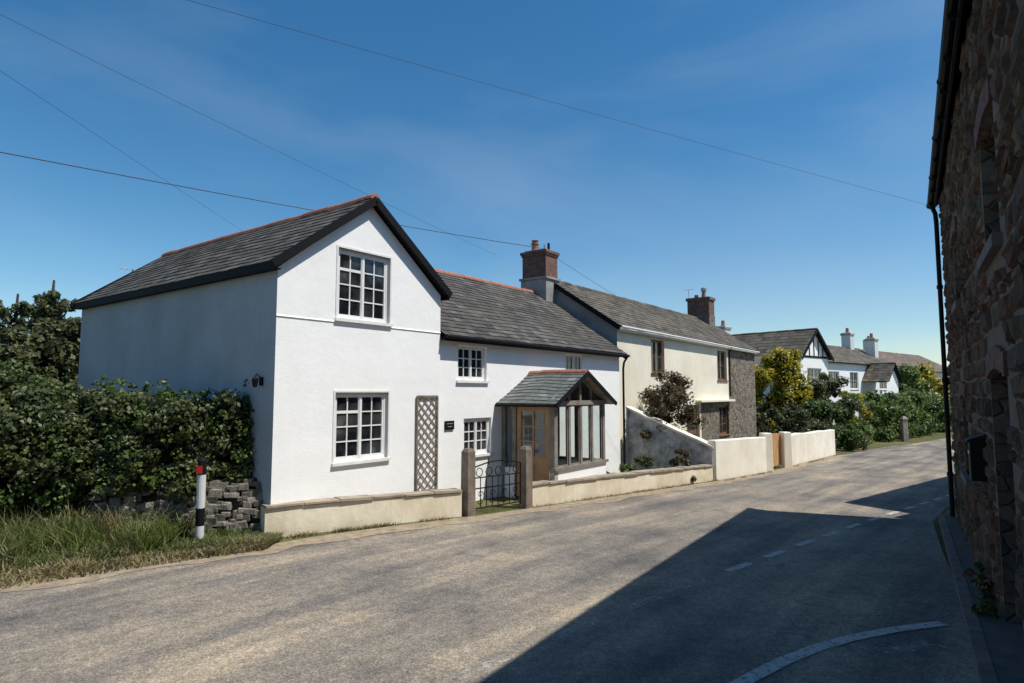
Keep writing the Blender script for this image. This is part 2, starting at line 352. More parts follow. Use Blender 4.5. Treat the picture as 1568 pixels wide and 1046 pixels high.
def window(mb,a0,a1,z0,z1,wy,leaves=2,cols=2,rows=4,F='frame',G='glass',sill=True,rec=.055,W=.05):
    yf=wy+rec
    mb.box(a0,a0+W,yf,yf+.06,z0,z1,F); mb.box(a1-W,a1,yf,yf+.06,z0,z1,F)
    mb.box(a0+W,a1-W,yf,yf+.06,z0,z0+W,F); mb.box(a0+W,a1-W,yf,yf+.06,z1-W,z1,F)
    iw=(a1-a0-2*W)/leaves
    for i in range(leaves):
        x0=a0+W+i*iw; x1=x0+iw
        if i: mb.box(x0-.022,x0+.022,yf-.003,yf+.05,z0+W,z1-W,F)
        s=.038; y=yf+.008
        mb.box(x0,x0+s,y,y+.04,z0+W,z1-W,F); mb.box(x1-s,x1,y,y+.04,z0+W,z1-W,F)
        mb.box(x0+s,x1-s,y,y+.04,z0+W,z0+W+s,F); mb.box(x0+s,x1-s,y,y+.04,z1-W-s,z1-W,F)
        xx0,xx1,zz0,zz1=x0+s,x1-s,z0+W+s,z1-W-s
        for c in range(1,cols):
            x=xx0+(xx1-xx0)*c/cols; mb.box(x-.011,x+.011,y+.012,y+.036,zz0,zz1,F)
        for r in range(1,rows):
            z=zz0+(zz1-zz0)*r/rows; hh=.024 if (r==rows-1 and rows>3 and i==0) else .011
            mb.box(xx0,xx1,y+.009,y+.034,z-hh,z+hh,F)
    mb.poly([(a0+.01,yf+.036,z0+.01),(a1-.01,yf+.036,z0+.01),(a1-.01,yf+.036,z1-.01),(a0+.01,yf+.036,z1-.01)],G)
    if sill: mb.box(a0-.05,a1+.05,wy-.05,yf+.01,z0-.05,z0+.002,F)
R4=lambda a0,a1,z0,z1:[(a0,z0),(a1,z0),(a1,z1),(a0,z1)]

# ================================================================= ground + road
def axis_pts():
    a=[-600,-400,-250,-160,-110,-80,-60,-45]+[x for x in np.arange(-36,70.1,1.0)]+[80,95,120,160,250,400,600]
    return [float(x) for x in a]
ax=axis_pts(); nx=len(ax); gv=[(x,y,zg(x,y)) for x in ax for y in ax]
gf=[(i*nx+j,(i+1)*nx+j,(i+1)*nx+j+1,i*nx+j+1) for i in range(nx-1) for j in range(nx-1)]
me=bpy.data.meshes.new('ground'); me.from_pydata(gv,[],gf); me.materials.append(M['ground']); me.polygons.foreach_set('use_smooth',[True]*len(gf))
g=bpy.data.objects.new('ground',me); COL.objects.link(g)

def resample(pts,step):
    out=[]
    for a,b in zip(pts[:-1],pts[1:]):
        n=max(1,int(math.dist(a,b)/step))
        for i in range(n): out.append((a[0]+(b[0]-a[0])*i/n,a[1]+(b[1]-a[1])*i/n))
    out.append(pts[-1]); return out
LEFT=[(-45,-28),(-14,-.6),(-8.6,4.4),(-5.67,7.12),(-4.45,8.12),(-3.4,8.9),(-2.6,9.75),(-.55,11.5),(.4,12.4),(6.05,18.0),(8.95,21.2),(16.1,30.7),(22.9,38.7),(34,49),(60,70),(110,105)]
RIGHT=[(-22,-36),(-6.5,-12),(-1,-1.2),(.6,.35),(2.3,3.0),(4.92,6.98),(6.4,9.5),(8.0,12.1),(9.5,13.9),(13,16.7),(19.5,22.6),(27,29.7),(34,36.2),(45,45),(72,64),(125,95)]
segs=15; Lp=[];Rp=[]
for i in range(segs):
    n=max(2,int(math.dist(LEFT[i],LEFT[i+1])/1.0)); n=min(n,60)
    for j in range(n):
        t=j/n
        Lp.append((LEFT[i][0]+(LEFT[i+1][0]-LEFT[i][0])*t+random.uniform(-.05,.05),LEFT[i][1]+(LEFT[i+1][1]-LEFT[i][1])*t))
        Rp.append((RIGHT[i][0]+(RIGHT[i+1][0]-RIGHT[i][0])*t,RIGHT[i][1]+(RIGHT[i+1][1]-RIGHT[i][1])*t))
mb=MB(); nj=14
for i in range(len(Lp)-1):
    for j in range(nj):
        q=[]
        for (ii,jj) in ((i,j),(i,j+1),(i+1,j+1),(i+1,j)):
            t=jj/nj; x=Lp[ii][0]*(1-t)+Rp[ii][0]*t; y=Lp[ii][1]*(1-t)+Rp[ii][1]*t; q.append((x,y,zg(x,y)+.008))
        mb.poly(q,'road',smooth=True)
mb.build('road',recenter=False)
def strip(mb,pts,w,k,h=.014):
    pts=resample(pts,.3)
    for a,b in zip(pts[:-1],pts[1:]):
        dx,dy=b[0]-a[0],b[1]-a[1]; l=math.hypot(dx,dy); nx_,ny_=-dy/l*w/2,dx/l*w/2
        q=[(a[0]-nx_,a[1]-ny_),(b[0]-nx_,b[1]-ny_),(b[0]+nx_,b[1]+ny_),(a[0]+nx_,a[1]+ny_)]
        mb.poly([(x,y,zg(x,y)+h) for x,y in q],k)
mb=MB()
line=[(-6,-.6),(-1.6,3.8),(1.0,6.4),(2.92,8.3),(6.43,11.75),(10.6,15.6),(19,23.4),(30,33.4)]
ds=[0]
for a,b in zip(line[:-1],line[1:]): ds.append(ds[-1]+math.dist(a,b))
def at(d): return (float(np.interp(d,ds,[p[0] for p in line])),float(np.interp(d,ds,[p[1] for p in line])))
d0=ds[3]-.25; d=d0
while d<ds[-1]-1:
    strip(mb,[at(d),at(d+.62)],.11,'paint'); d+=1.12
d=d0-1.12
for _ in range(5):
    strip(mb,[at(d),at(d+.62)],.11,'faint'); d-=1.12
strip(mb,[(1.2,4.35),(1.48,4.67),(1.74,4.92),(2.23,5.32),(2.65,5.61),(3.04,5.83),(3.6,6.08),(4.2,6.28)],.12,'paint')
strip(mb,[(3.15,5.52),(3.75,5.75)],.14,'faint')
mb.build('road_markings',recenter=False)
mb=MB(); edge=resample(LEFT[2:12],.35); pr=None
for p,q in zip(edge[:-1],edge[1:]):
    dx,dy=q[0]-p[0],q[1]-p[1]; l=math.hypot(dx,dy); n_=(dy/l,-dx/l); w=random.uniform(.04,.28)
    cur=[(p[0]-n_[0]*.3,p[1]-n_[1]*.3),(p[0]+n_[0]*w,p[1]+n_[1]*w)]
    if pr: mb.poly([(x,y,zg(x,y)+.013) for x,y in (pr[0],pr[1],cur[1],cur[0])],'gravel')
    pr=cur
mb.build('road_edge_grit',recenter=False)
e_=(.537,.8435); p_=(.8435,-.537)
def RB(q,o): return (e_[0]*q+p_[0]*o, e_[1]*q+p_[1]*o)
mb=MB(); N=24
for i in range(N):
    q0=-16+30.8*i/N; q1=-16+30.8*(i+1)/N
    A=RB(q0,.35);B=RB(q1-.01,.35);A2=RB(q0,.45);B2=RB(q1-.01,.45);C=RB(q1,.9);Dd=RB(q0,.9)
    Z=lambda p,h:(p[0],p[1],zg(*p)+h)
    mb.hexa([Z(A,-.1),Z(A2,-.1),Z(B2,-.1),Z(B,-.1),Z(A,.10),Z(A2,.11),Z(B2,.11),Z(B,.10)],'kerb')
    mb.poly([Z(A2,.105),Z(Dd,.12),Z(C,.12),Z(B2,.105)],'pave')
mb.build('pavement',recenter=False)

# ================================================================= white cottage
ROT=math.atan2(.801,.598)
cot=empty('white_cottage',(C0[0],C0[1],0),ROT)
mb=MB(); front=lambda y:(lambda a,z,d:(a,y+d,z))
w_lo=R4(1.15,2.34,1.0,2.19); w_up=R4(1.15,2.34,3.46,4.70)
mb.wall([(0,-.4),(3.72,-.4),(3.72,4.16),(1.86,5.6),(0,4.16)],[w_lo,w_up],front(0),'white',.12)
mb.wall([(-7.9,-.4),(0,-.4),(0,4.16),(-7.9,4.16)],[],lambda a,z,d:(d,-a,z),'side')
mb.poly([(3.72,0,-.6),(3.72,7.9,-.6),(3.72,7.9,4.16),(3.72,0,4.16)],'white')
mb.poly([(3.72,7.9,-.6),(0,7.9,-.6),(0,7.9,4.16),(1.86,7.9,5.6),(3.72,7.9,4.16)],'white')
mb.hexa([(-.005,-.016,3.39),(3.725,-.016,3.39),(3.725,0,3.39),(-.005,0,3.39),(-.005,-.004,3.412),(3.725,-.004,3.412),(3.725,0,3.412),(-.005,0,3.412)],'white')
Wc1=R4(4.33,5.30,2.44,3.2); Wc2=R4(4.53,5.47,.84,1.63); Wc3=R4(8.64,9.56,2.40,3.22)
mb.wall([(3.72,-.7),(11.75,-.7),(11.75,3.36),(3.72,3.36)],[Wc1,Wc2,Wc3],front(.06),'white',.12)
mb.poly([(11.75,.06,-.8),(11.75,6.2,-.8),(11.75,6.2,3.36),(11.75,3.14,5.42),(11.75,.06,3.36)],'white')
mb.poly([(11.75,6.2,-.8),(3.72,6.2,-.8),(3.72,6.2,3.36),(11.75,6.2,3.36)],'white')
mb.build('walls',cot)
mb=MB()
window(mb,1.15,2.34,1.0,2.19,0); window(mb,1.15,2.34,3.46,4.70,0)
window(mb,4.33,5.30,2.44,3.2,.06,2,2,3); window(mb,4.53,5.47,.84,1.63,.06,2,2,3); window(mb,8.64,9.56,2.40,3.22,.06,2,2,2,W=.03,rec=.03)
for (a0,a1,z0,z1) in ((1.15,2.34,1.0,2.19),(1.15,2.34,3.46,4.70)):
    mb.box(a0-.035,a0,-.012,.05,z0,z1+.035,'frame'); mb.box(a1,a1+.035,-.012,.05,z0,z1+.035,'frame'); mb.box(a0,a1,-.012,.05,z1,z1+.035,'frame')
mb.build('windows',cot)
mb=MB(); gable_roof(mb,-.12,8.02,-.12,3.84,4.235,5.75,'slate','y',course=.19,width=.27)
for ya in (-.15,8.02):
    for sx in (-1,1):
        x0=1.86+sx*2.03; mb.beam((x0,ya+.015,4.235-.06),(1.86,ya+.015,5.75-.075),.03,.135,'black',up=(0,0,1))
mb.box(-.135,-.105,-.12,8.02,4.1,4.225,'black'); mb.box(3.825,3.855,-.12,.5,4.08,4.215,'black')
mb.box(-.105,-.003,-.1,8.0,4.11,4.125,'black')
mb.build('gable_roof',cot)
def lim(v,a0,a1):
    z=3.34+v*.5613; return (3.725 if z<4.35 else 2.6,a1)
mb=MB(); gable_roof(mb,3.725,11.94,-.12,6.4,3.36,5.55,'slate','x',course=.19,width=.27,ulim0=lim)
mb.box(3.73,11.93,-.115,-.09,3.25,3.325,'black'); mb.tube([(3.74,-.16,3.33),(7.8,-.16,3.31),(11.98,-.16,3.30)],.04,'black')
mb.box(3.73,11.75,-.09,.055,3.255,3.27,'black')
mb.tube([(11.86,-.17,3.27),(11.86,-.05,3.1),(11.86,-.02,2.9),(11.86,-.02,-.4)],.035,'black')
mb.beam((11.95,-.1,3.26),(11.95,3.14,5.44),.03,.15,'black')
mb.build('main_roof',cot)
mb=MB(); x0,x1,y0,y1=11.62,12.34,2.66,3.62
mb.box(x0-.04,x1+.04,y0-.04,y1+.04,4.8,5.98,'lead'); mb.box(x0-.09,x1+.09,y0-.09,y1+.09,5.98,6.05,'lead')
mb.box(x0,x1,y0,y1,6.05,6.8,'brick'); mb.box(x0-.03,x1+.03,y0-.03,y1+.03,6.8,6.87,'brick'); mb.box(x0-.06,x1+.06,y0-.06,y1+.06,6.87,6.96,'brick')
mb.box(x0+.05,x1-.05,y0+.05,y1-.05,6.96,7.02,'concrete')
xc=(x0+x1)/2
mb.tube([(xc,y1-.28,7.0),(xc,y1-.28,7.1),(xc,y1-.28,7.26),(xc,y1-.28,7.28),(xc,y1-.28,7.32)],[.15,.125,.11,.145,.145],'pot',12)
mb.tube([(xc,y1-.28,7.32),(xc,y1-.28,7.4),(xc,y1-.28,7.42)],[.09,.11,.13],'pot',12)
mb.tube([(xc,y0+.12,7.0),(xc,y0+.12,7.26)],[.05,.04],'black',8)
mb.tube([(xc-.1,y0+.22,7.0),(xc-.1,y0+.22,7.2)],[.035,.03],'metal',8)
mb.build('chimney',cot)
mb=MB(); a0,a1,z0,z1=3.06,3.62,.28,2.11; y=-.035
for a in (a0,a1): mb.box(a-.018,a+.018,y-.012,y+.02,z0,z1,'post_wood')
for z in (z0,z1): mb.box(a0,a1,y-.014,y+.018,z-.018,z+.018,'post_wood')
W_=a1-a0; H_=z1-z0; st=.187
k=-W_
while k<H_:
    t0=max(0,-k); t1=min(W_,H_-k)
    if t1>t0: mb.beam((a0+t0,y,z0+k+t0),(a0+t1,y,z0+k+t1),.008,.024,'post_wood',up=(1,0,-1))
    if t1>t0: mb.beam((a1-t0,y-.009,z0+k+t0),(a1-t1,y-.009,z0+k+t1),.008,.024,'post_wood',up=(1,0,1))
    k+=st
mb.build('trellis',cot)
mb=MB(); mb.box(3.93,4.2,.03,.058,1.42,1.6,'black'); mb.box(3.97,4.16,.027,.03,1.54,1.546,'cwhite'); mb.box(4.0,4.13,.027,.03,1.48,1.486,'cwhite'); mb.build('slate_name_sign',cot)
mb=MB(); mb.box(-.03,0,.3,.38,2.3,2.43,'black'); mb.tube([(-.03,.34,2.42),(-.10,.34,2.48),(-.12,.34,2.44)],.009,'black',6)
mb.tube([(-.12,.34,2.27),(-.12,.34,2.29),(-.12,.34,2.40),(-.12,.34,2.44)],[.02,.035,.05,.012],'black',6)
mb.build('wall_lantern',cot)
mb=MB(); mb.tube([(1.2,8.3,4),(1.2,8.3,5.3)],.02,'metal',6); mb.tube([(.9,8.3,5.28),(1.7,8.3,5.28)],.008,'metal',5)
for i in range(7): mb.tube([(.95+i*.11,8.18,5.28),(.95+i*.11,8.42,5.28)],.005,'metal',4)
mb.build('tv_aerial',cot)

# porch
S0,S1,WF=5.85,8.16,-1.38; mb=MB()
mb.box(S0,S1,WF,WF+.14,-.5,.50,'white'); mb.box(S1-.14,S1,WF+.14,.06,-.5,.50,'white'); mb.box(S0,S0+.14,-.33,.06,-.5,.5,'white')
mb.box(S0-.04,S1+.04,WF-.05,WF+.16,.50,.56,'grey_wood'); mb.box(S1-.16,S1+.04,WF+.16,.06,.50,.56,'grey_wood')
mb.box(S0+.14,S1-.14,WF+.14,.06,-.3,-.12,'concrete')
def post(s,w,z0=.56,z1=1.9,t=.1): mb.box(s,s+t,w,w+t,z0,z1,'grey_wood')
post(S0,WF,-.5,1.9,.13); post(S1-.13,WF)
for s in (S0+.60,S0+1.11,S0+1.62): post(s,WF+.005,t=.085)
post(S1-.1,-.65); post(S1-.1,-.05); mb.box(S0,S0+.1,-.34,-.24,-.3,1.9,'grey_wood'); mb.box(S0,S0+.1,-.03,.06,-.3,1.9,'grey_wood')
mb.box(S0-.02,S1+.02,WF-.02,WF+.12,1.9,2.0,'grey_wood')
mb.box(S0-.02,S0+.12,WF+.12,.06,1.9,1.998,'grey_wood'); mb.box(S1-.12,S1+.02,WF+.12,.06,1.9,1.998,'grey_wood')
bays=[(S0+.13,S0+.60),(S0+.685,S0+1.11),(S0+1.195,S0+1.62),(S0+1.705,S1-.13)]
for i,(a,b) in enumerate(bays):
    f=.035
    mb.box(a,a+f,WF+.03,WF+.07,.56,1.9,'grey_wood'); mb.box(b-f,b,WF+.03,WF+.07,.56,1.9,'grey_wood')
    mb.box(a+f,b-f,WF+.03,WF+.07,.56,.56+f,'grey_wood'); mb.box(a+f,b-f,WF+.03,WF+.07,1.9-f,1.9,'grey_wood')
    mb.poly([(a,WF+.05,.56),(b,WF+.05,.56),(b,WF+.05,1.9),(a,WF+.05,1.9)],'cglass')
mid=(S0+S1)/2; zt=2.52
for (p,q) in (((S0,WF+.05,2.0),(mid,WF+.05,zt+.03)),((S1,WF+.05,2.0),(mid,WF+.05,zt+.03))): mb.beam(p,q,.09,.09,'grey_wood')
for s in (mid-.5,mid,mid+.5):
    z=2.0+(1-abs(s-mid)/(mid-S0))*(zt-2.0); mb.box(s-.035,s+.035,WF+.02,WF+.09,2.0,z,'grey_wood')
mb.poly([(S0,WF+.055,2.0),(S1,WF+.055,2.0),(mid,WF+.055,zt)],'cglass')
mb.poly([(S0+.05,-.24,.5),(S0+.05,-.03,.5),(S0+.05,-.03,1.9),(S0+.05,-.24,1.9)],'cglass')
mb.poly([(S1-.05,WF+.13,.56),(S1-.05,.05,.56),(S1-.05,.05,1.9),(S1-.05,WF+.13,1.9)],'cglass')
mb.build('porch_frame',cot)
mb=MB(); y0,y1=-1.24,-.35; x=S0+.03
mb.box(x,x+.05,y0,y0+.12,-.12,1.88,'door_wood'); mb.box(x,x+.05,y1-.12,y1,-.12,1.88,'door_wood')
mb.box(x,x+.05,y0+.12,y1-.12,1.77,1.88,'door_wood'); mb.box(x,x+.05,y0+.12,y1-.12,-.12,.12,'door_wood'); mb.box(x,x+.05,y0+.12,y1-.12,.62,.78,'door_wood')
mb.box(x+.015,x+.035,y0+.12,y1-.12,.12,.62,'door_wood')
ym=(y0+y1)/2; mb.box(x+.005,x+.045,ym-.02,ym+.02,.12,1.77,'door_wood')
for z in (1.1,1.43): mb.box(x+.01,x+.04,y0+.12,y1-.12,z-.015,z+.015,'door_wood')
mb.poly([(x+.025,y0+.1,.78),(x+.025,y1-.1,.78),(x+.025,y1-.1,1.77),(x+.025,y0+.1,1.77)],'cglass')
mb.tube([(x-.05,y1-.06,.7),(x-.05,y1-.18,.7)],.012,'metal',6); mb.tube([(x,y1-.06,.7),(x-.05,y1-.06,.7)],.012,'metal',6)
mb.build('porch_door',cot)
mb=MB(); gable_roof(mb,WF-.17,.1,S0-.2,S1+.2,1.935,2.67,'slateg','y',th=.05,course=.16,width=.22,under='grey_wood')
for sx,xe in ((-1,S0-.22),(1,S1+.22)): mb.beam((xe,WF-.19,1.9),(mid,WF-.19,2.63),.03,.09,'black')
mb.tube([(S0-.24,WF-.17,1.9),(S0-.24,.05,1.9)],.03,'black')
mb.build('porch_roof',cot)
mb=MB(); mb.tube([(7.4,-.5,-.12),(7.4,-.5,.35)],[.12,.17],'pot',12); mb.build('plant_pot',cot)

# ================================================================= low walls, gate
def wall_run(mb,p,q,th,hp,hq,k,cop=None,cop_t=.05,over=.03,seg=.8,jit=.012):
    L=math.dist(p,q); n=max(1,round(L/seg)); dx,dy=(q[0]-p[0])/L,(q[1]-p[1])/L; nx_,ny_=-dy,dx
    J=[random.uniform(-jit,jit) for _ in range(n+1)]
    for i in range(n):
        c=[]
        for t,j in ((i/n,J[i]),((i+1)/n,J[i+1])):
            x=p[0]+(q[0]-p[0])*t;y=p[1]+(q[1]-p[1])*t; z=zg(x,y); h=hp+(hq-hp)*t+j
            c.append([(x+nx_*th,y+ny_*th,z-.3),(x,y,z-.3),(x+nx_*th,y+ny_*th,z+h),(x,y,z+h)])
        a,b=c
        mb.poly([a[1],b[1],b[3],a[3]],k); mb.poly([b[0],a[0],a[2],b[2]],k); mb.poly([a[3],b[3],b[2],a[2]],k)
        if i==0: mb.poly([a[0],a[1],a[3],a[2]],k)
        if i==n-1: mb.poly([b[1],b[0],b[2],b[3]],k)
    if cop:
        m=max(1,round(L/.55))
        for i in range(m):
            c=[]
            for t in ((i+.01)/m,(i+.99)/m):
                x=p[0]+(q[0]-p[0])*t;y=p[1]+(q[1]-p[1])*t; z=zg(x,y)+hp+(hq-hp)*t+.006+random.uniform(0,.006); o=over+random.uniform(-.01,.015)
                c.append([(x-nx_*o,y-ny_*o,z),(x+nx_*(th+o),y+ny_*(th+o),z)])
            a,b=c; up=lambda P,h:(P[0],P[1],P[2]+h); t_=cop_t+random.uniform(-.01,.01)
            mb.hexa([a[0],b[0],b[1],a[1],up(a[0],t_),up(b[0],t_),up(b[1],t_),up(a[1],t_)],cop)
g1=(-.82,11.86); g2=(.28,12.86)
mb=MB(); wall_run(mb,(-3.73,9.60),(-.93,11.75),.22,.45,.44,'plinth','coping',.035); wall_run(mb,(.38,12.96),(5.86,18.45),.24,.42,.41,'plinth','coping',.04); mb.build('low_front_wall')
for p in (g1,g2):
    mb=MB(); z=zg(*p); a=math.atan2(.74,.67); c,s_=math.cos(a),math.sin(a); hw=.1
    H=1.24
    R=lambda x,y,zz:(p[0]+c*x-s_*y,p[1]+s_*x+c*y,zz)
    mb.hexa([R(-hw,-hw,z-.2),R(hw,-hw,z-.2),R(hw,hw,z-.2),R(-hw,hw,z-.2),R(-hw*.93,-hw*.93,z+H-.06),R(hw*.93,-hw*.93,z+H-.06),R(hw*.93,hw*.93,z+H-.06),R(-hw*.93,hw*.93,z+H-.06)],'post_wood')
    h2=hw*.93
    mb.hexa([R(-h2,-h2,z+H-.06),R(h2,-h2,z+H-.06),R(h2,h2,z+H-.06),R(-h2,h2,z+H-.06),R(-.06,-.06,z+H),R(.06,-.06,z+H),R(.06,.06,z+H),R(-.06,.06,z+H)],'post_wood')
    mb.build('gate_post')
mb=MB(); gx=Vector((g2[0]-g1[0],g2[1]-g1[1],0)); GL=gx.length; gx.normalize(); zb=zg(0,12.3)+.08
G=lambda u,z:(g1[0]+gx.x*(.13+u),g1[1]+gx.y*(.13+u),zb+z)
GW=GL-.26
for u in (0.02,GW-.02): mb.tube([G(u,0),G(u,.82)],.016,'black',6)
for z in (.05,.42,.62): mb.tube([G(.02,z),G(GW-.02,z)],.013,'black',6)
mb.tube([G(.02+(GW-.04)*t/12,.82+.09*math.sin(math.pi*t/12)) for t in range(13)],.014,'black',6)
for i in range(1,8):
    u=.02+(GW-.04)*i/8; mb.tube([G(u,.05),G(u,.62)],.010,'black',5)
def ring(u,z,r): mb.tube([G(u+r*math.cos(a),z+r*math.sin(a)) for a in np.linspace(0,2*math.pi,14)[:-1]],.009,'black',5,closed=True)
for i in range(5): ring(.02+(GW-.04)*(i+.5)/5,.72,.078)
def scroll(u,z,r,sg,sz):
    mb.tube([G(u+sg*(r*(1-t/16)*math.cos(t*.5)),z+sz*r*(1-t/16)*math.sin(t*.5)) for t in range(15)],.009,'black',5)
for i in range(4):
    u=.02+(GW-.04)*(i+.5)/4; scroll(u,.30,.07,1,1); scroll(u,.18,.07,-1,-1)
for u in (GW*.3,GW*.7): mb.tube([G(u,.85),G(u,1.0)],[.014,.004],'black',5)
mb.build('wrought_iron_gate')

# sloping wall
mb=MB(); A=LW(12.05,.0); B=(5.95,18.55); n=12
jz=[random.uniform(-.02,.02) for _ in range(n+1)]; nz_=8; ox,oy=D[0]*.3,D[1]*.3
def sw(i,j):
    t=i/n; x=A[0]+(B[0]-A[0])*t;y=A[1]+(B[1]-A[1])*t; zt_=1.70-1.15*t+jz[i]; z=-.8+(zt_+.8)*j/nz_
    b_=random.Random(i*31+j).uniform(-.03,.03); return (x-D[0]*b_,y-D[1]*b_,z)
for i in range(n):
    for j in range(nz_): mb.poly([sw(i+1,j),sw(i,j),sw(i,j+1),sw(i+1,j+1)],'rough_white',smooth=True)
    (x0,y0,z0),(x1,y1,z1)=sw(i,nz_),sw(i+1,nz_)
    mb.poly([(x0+ox,y0+oy,-.8),(x1+ox,y1+oy,-.8),(x1+ox,y1+oy,z1),(x0+ox,y0+oy,z0)],'rough_white')
    k_=.04; mb.hexa([(x0-D[0]*k_,y0-D[1]*k_,z0-.01),(x1-D[0]*k_,y1-D[1]*k_,z1-.01),(x1+ox*1.1,y1+oy*1.1,z1-.01),(x0+ox*1.1,y0+oy*1.1,z0-.01),
                 (x0-D[0]*k_,y0-D[1]*k_,z0+.05),(x1-D[0]*k_,y1-D[1]*k_,z1+.05),(x1+ox*1.1,y1+oy*1.1,z1+.05),(x0+ox*1.1,y0+oy*1.1,z0+.05)],'gwall')
mb.build('sloping_garden_wall')
mb=MB(); wall_run(mb,(5.98,18.5),(8.8,21.6),.26,1.17,1.17,'gwall',None,seg=1.5); wall_run(mb,(9.93,23.1),(15.9,31),.26,1.17,1.2,'gwall',None,seg=1.5,jit=.03)
for p in ((8.72,21.6),(10.02,23.05)):
    z=zg(*p); mb.hexa([(p[0]+a*.22,p[1]+b*.22,z-.3) for a,b in ((-.8,-1),(.8,-.6),(.6,1),(-1,.8))]+[(p[0]+a*.2,p[1]+b*.2,z+1.3) for a,b in ((-.8,-1),(.8,-.6),(.6,1),(-1,.8))],'gwall')
mb.build('cream_garden_wall',bevel=.03)
mb=MB(); a=Vector((8.85,21.85,0)); b=Vector((9.85,23.15,0)); z=zg(9,22); n=9; dv=(b-a)
for i in range(n):
    p=a+dv*(i+.5)/n; mb.beam((p.x,p.y,z+.08),(p.x,p.y,z+1.18+.06*math.sin(math.pi*(i+.5)/n)),dv.length/n*.9,.02,'gate_wood',up=(.8,-.6,0))
for zz in (.3,.95): mb.beam((a.x-.03,a.y+.03,z+zz),(b.x-.03,b.y+.03,z+zz),.03,.08,'gate_wood')
mb.build('wooden_garden_gate')

# ================================================================= neighbouring cottage
nb=empty('cream_and_stone_cottage',(C0[0],C0[1],0),ROT)
mb=MB(); f=front(.35)
mb.wall([(12.2,-1),(19.5,-1),(19.5,1.85),(23.1,1.85),(23.1,4.25),(12.2,4.25)],[R4(14.75,15.9,2.85,4.05),R4(17.95,19.3,-.6,1.68),R4(21.6,22.9,2.7,4.02)],f,'cream',.15)
mb.wall([(19.5,-1.2),(27.3,-1.2),(27.3,4.25),(23.1,4.25),(23.1,1.85),(19.5,1.85)],[R4(21.7,23.0,.31,1.6)],f,'stone',.15)
mb.poly([(12.2,5.3,-1),(12.2,.35,-1),(12.2,.35,4.3),(12.2,2.8,5.9),(12.2,5.3,4.3)],'lead')
mb.poly([(27.3,.35,-1.2),(27.3,5.3,-1.2),(27.3,5.3,4.3),(27.3,2.8,5.9),(27.3,.35,4.3)],'stone')
mb.poly([(12.2,5.3,-1.2),(27.3,5.3,-1.2),(27.3,5.3,4.3),(12.2,5.3,4.3)],'cream')
mb.box(18.9,23.2,.1,.352,1.78,1.86,'gwall')
mb.build('walls',nb)
mb=MB(); window(mb,14.75,15.9,2.85,4.05,.35,2,1,2,F='brown_frame',rec=.1); window(mb,21.6,22.9,2.7,4.02,.35,2,1,2,F='brown_frame',rec=.1); window(mb,21.7,23.0,.31,1.6,.35,2,1,3,F='brown_frame',rec=.1)
mb.box(17.95,19.3,.47,.5,-.6,1.68,'brown_frame'); mb.box(18.2,19.05,.455,.468,.7,1.5,'glass')
mb.build('windows_and_door',nb)
mb=MB(); gable_roof(mb,12.08,27.4,.18,5.42,4.28,6.02,'slate2','x',course=.21,width=.33,ridge='slate2')
mb.tube([(12.1,.14,4.25),(27.4,.14,4.2)],.04,'cwhite'); mb.box(12.1,27.38,.21,.235,4.12,4.22,'cwhite')
mb.beam((12.07,.18,4.2),(12.07,2.8,5.93),.03,.15,'black')
mb.tube([(23.15,.2,4.2),(23.15,.3,4.0),(23.15,.3,2)],.035,'black')
mb.build('roof',nb)
mb=MB(); x0,x1,y0,y1=26.1,26.9,2.2,3.35
mb.box(x0,x1,y0,y1,5.3,6.95,'brick'); mb.box(x0-.06,x1+.06,y0-.06,y1+.06,6.95,7.1,'brick'); mb.box(x0-.02,x1+.02,y0-.02,y1+.02,5.4,6.15,'stone')
mb.tube([(26.5,2.6,7.1),(26.5,2.6,7.4)],[.13,.1],'pot',10); mb.tube([(26.5,2.6,7.4),(26.5,2.6,7.48),(26.5,2.6,7.62),(26.5,2.6,7.68)],[.05,.15,.15,.04],'metal',10)
mb.tube([(26.5,3.0,7.1),(26.5,3.0,7.3)],[.12,.1],'pot',10)
mb.tube([(26.2,3.3,7.0),(26.2,3.3,7.6)],.012,'metal',5); mb.tube([(26.2,3.0,7.58),(26.2,3.6,7.58)],.008,'metal',4)
mb.build('chimney',nb)

# ================================================================= right stone building
G0=RB(14.72,.66); rb=empty('stone_barn_house',(G0[0],G0[1],0),math.atan2(-.8435,-.537))
def arch(a0,a1,z0,z1,r):
    m=(a0+a1)/2;h=(a1-a0)/2
    return [(a0,z0),(a1,z0)]+[(m+h*math.cos(t),z1-r+r*math.sin(t)) for t in np.linspace(0,math.pi,9)]
OP=[(7.1,8.35,-.1,2.4,.10),(7.4,8.5,3.45,4.6,.08),(2.9,3.9,1.0,2.15,.08),(2.9,3.9,3.5,4.55,.08),(12,13.3,1,2.3,.1)]
mb=MB(); mb.wall([(0,-.6),(26,-.6),(26,5.9),(0,5.9)],[arch(*o) for o in OP],lambda a,z,d:(a,d,z),'mortar',.28,'dstone')
mb.poly([(0,7,-.6),(0,0,-.6),(0,0,5.9),(0,3.5,8.65),(0,7,5.9)],'dstone'); mb.poly([(26,0,-.6),(26,7,-.6),(26,7,5.9),(26,3.5,8.65),(26,0,5.9)],'dstone')
mb.poly([(26,7,-.6),(0,7,-.6),(0,7,5.9),(26,7,5.9)],'dstone')
z=-.55
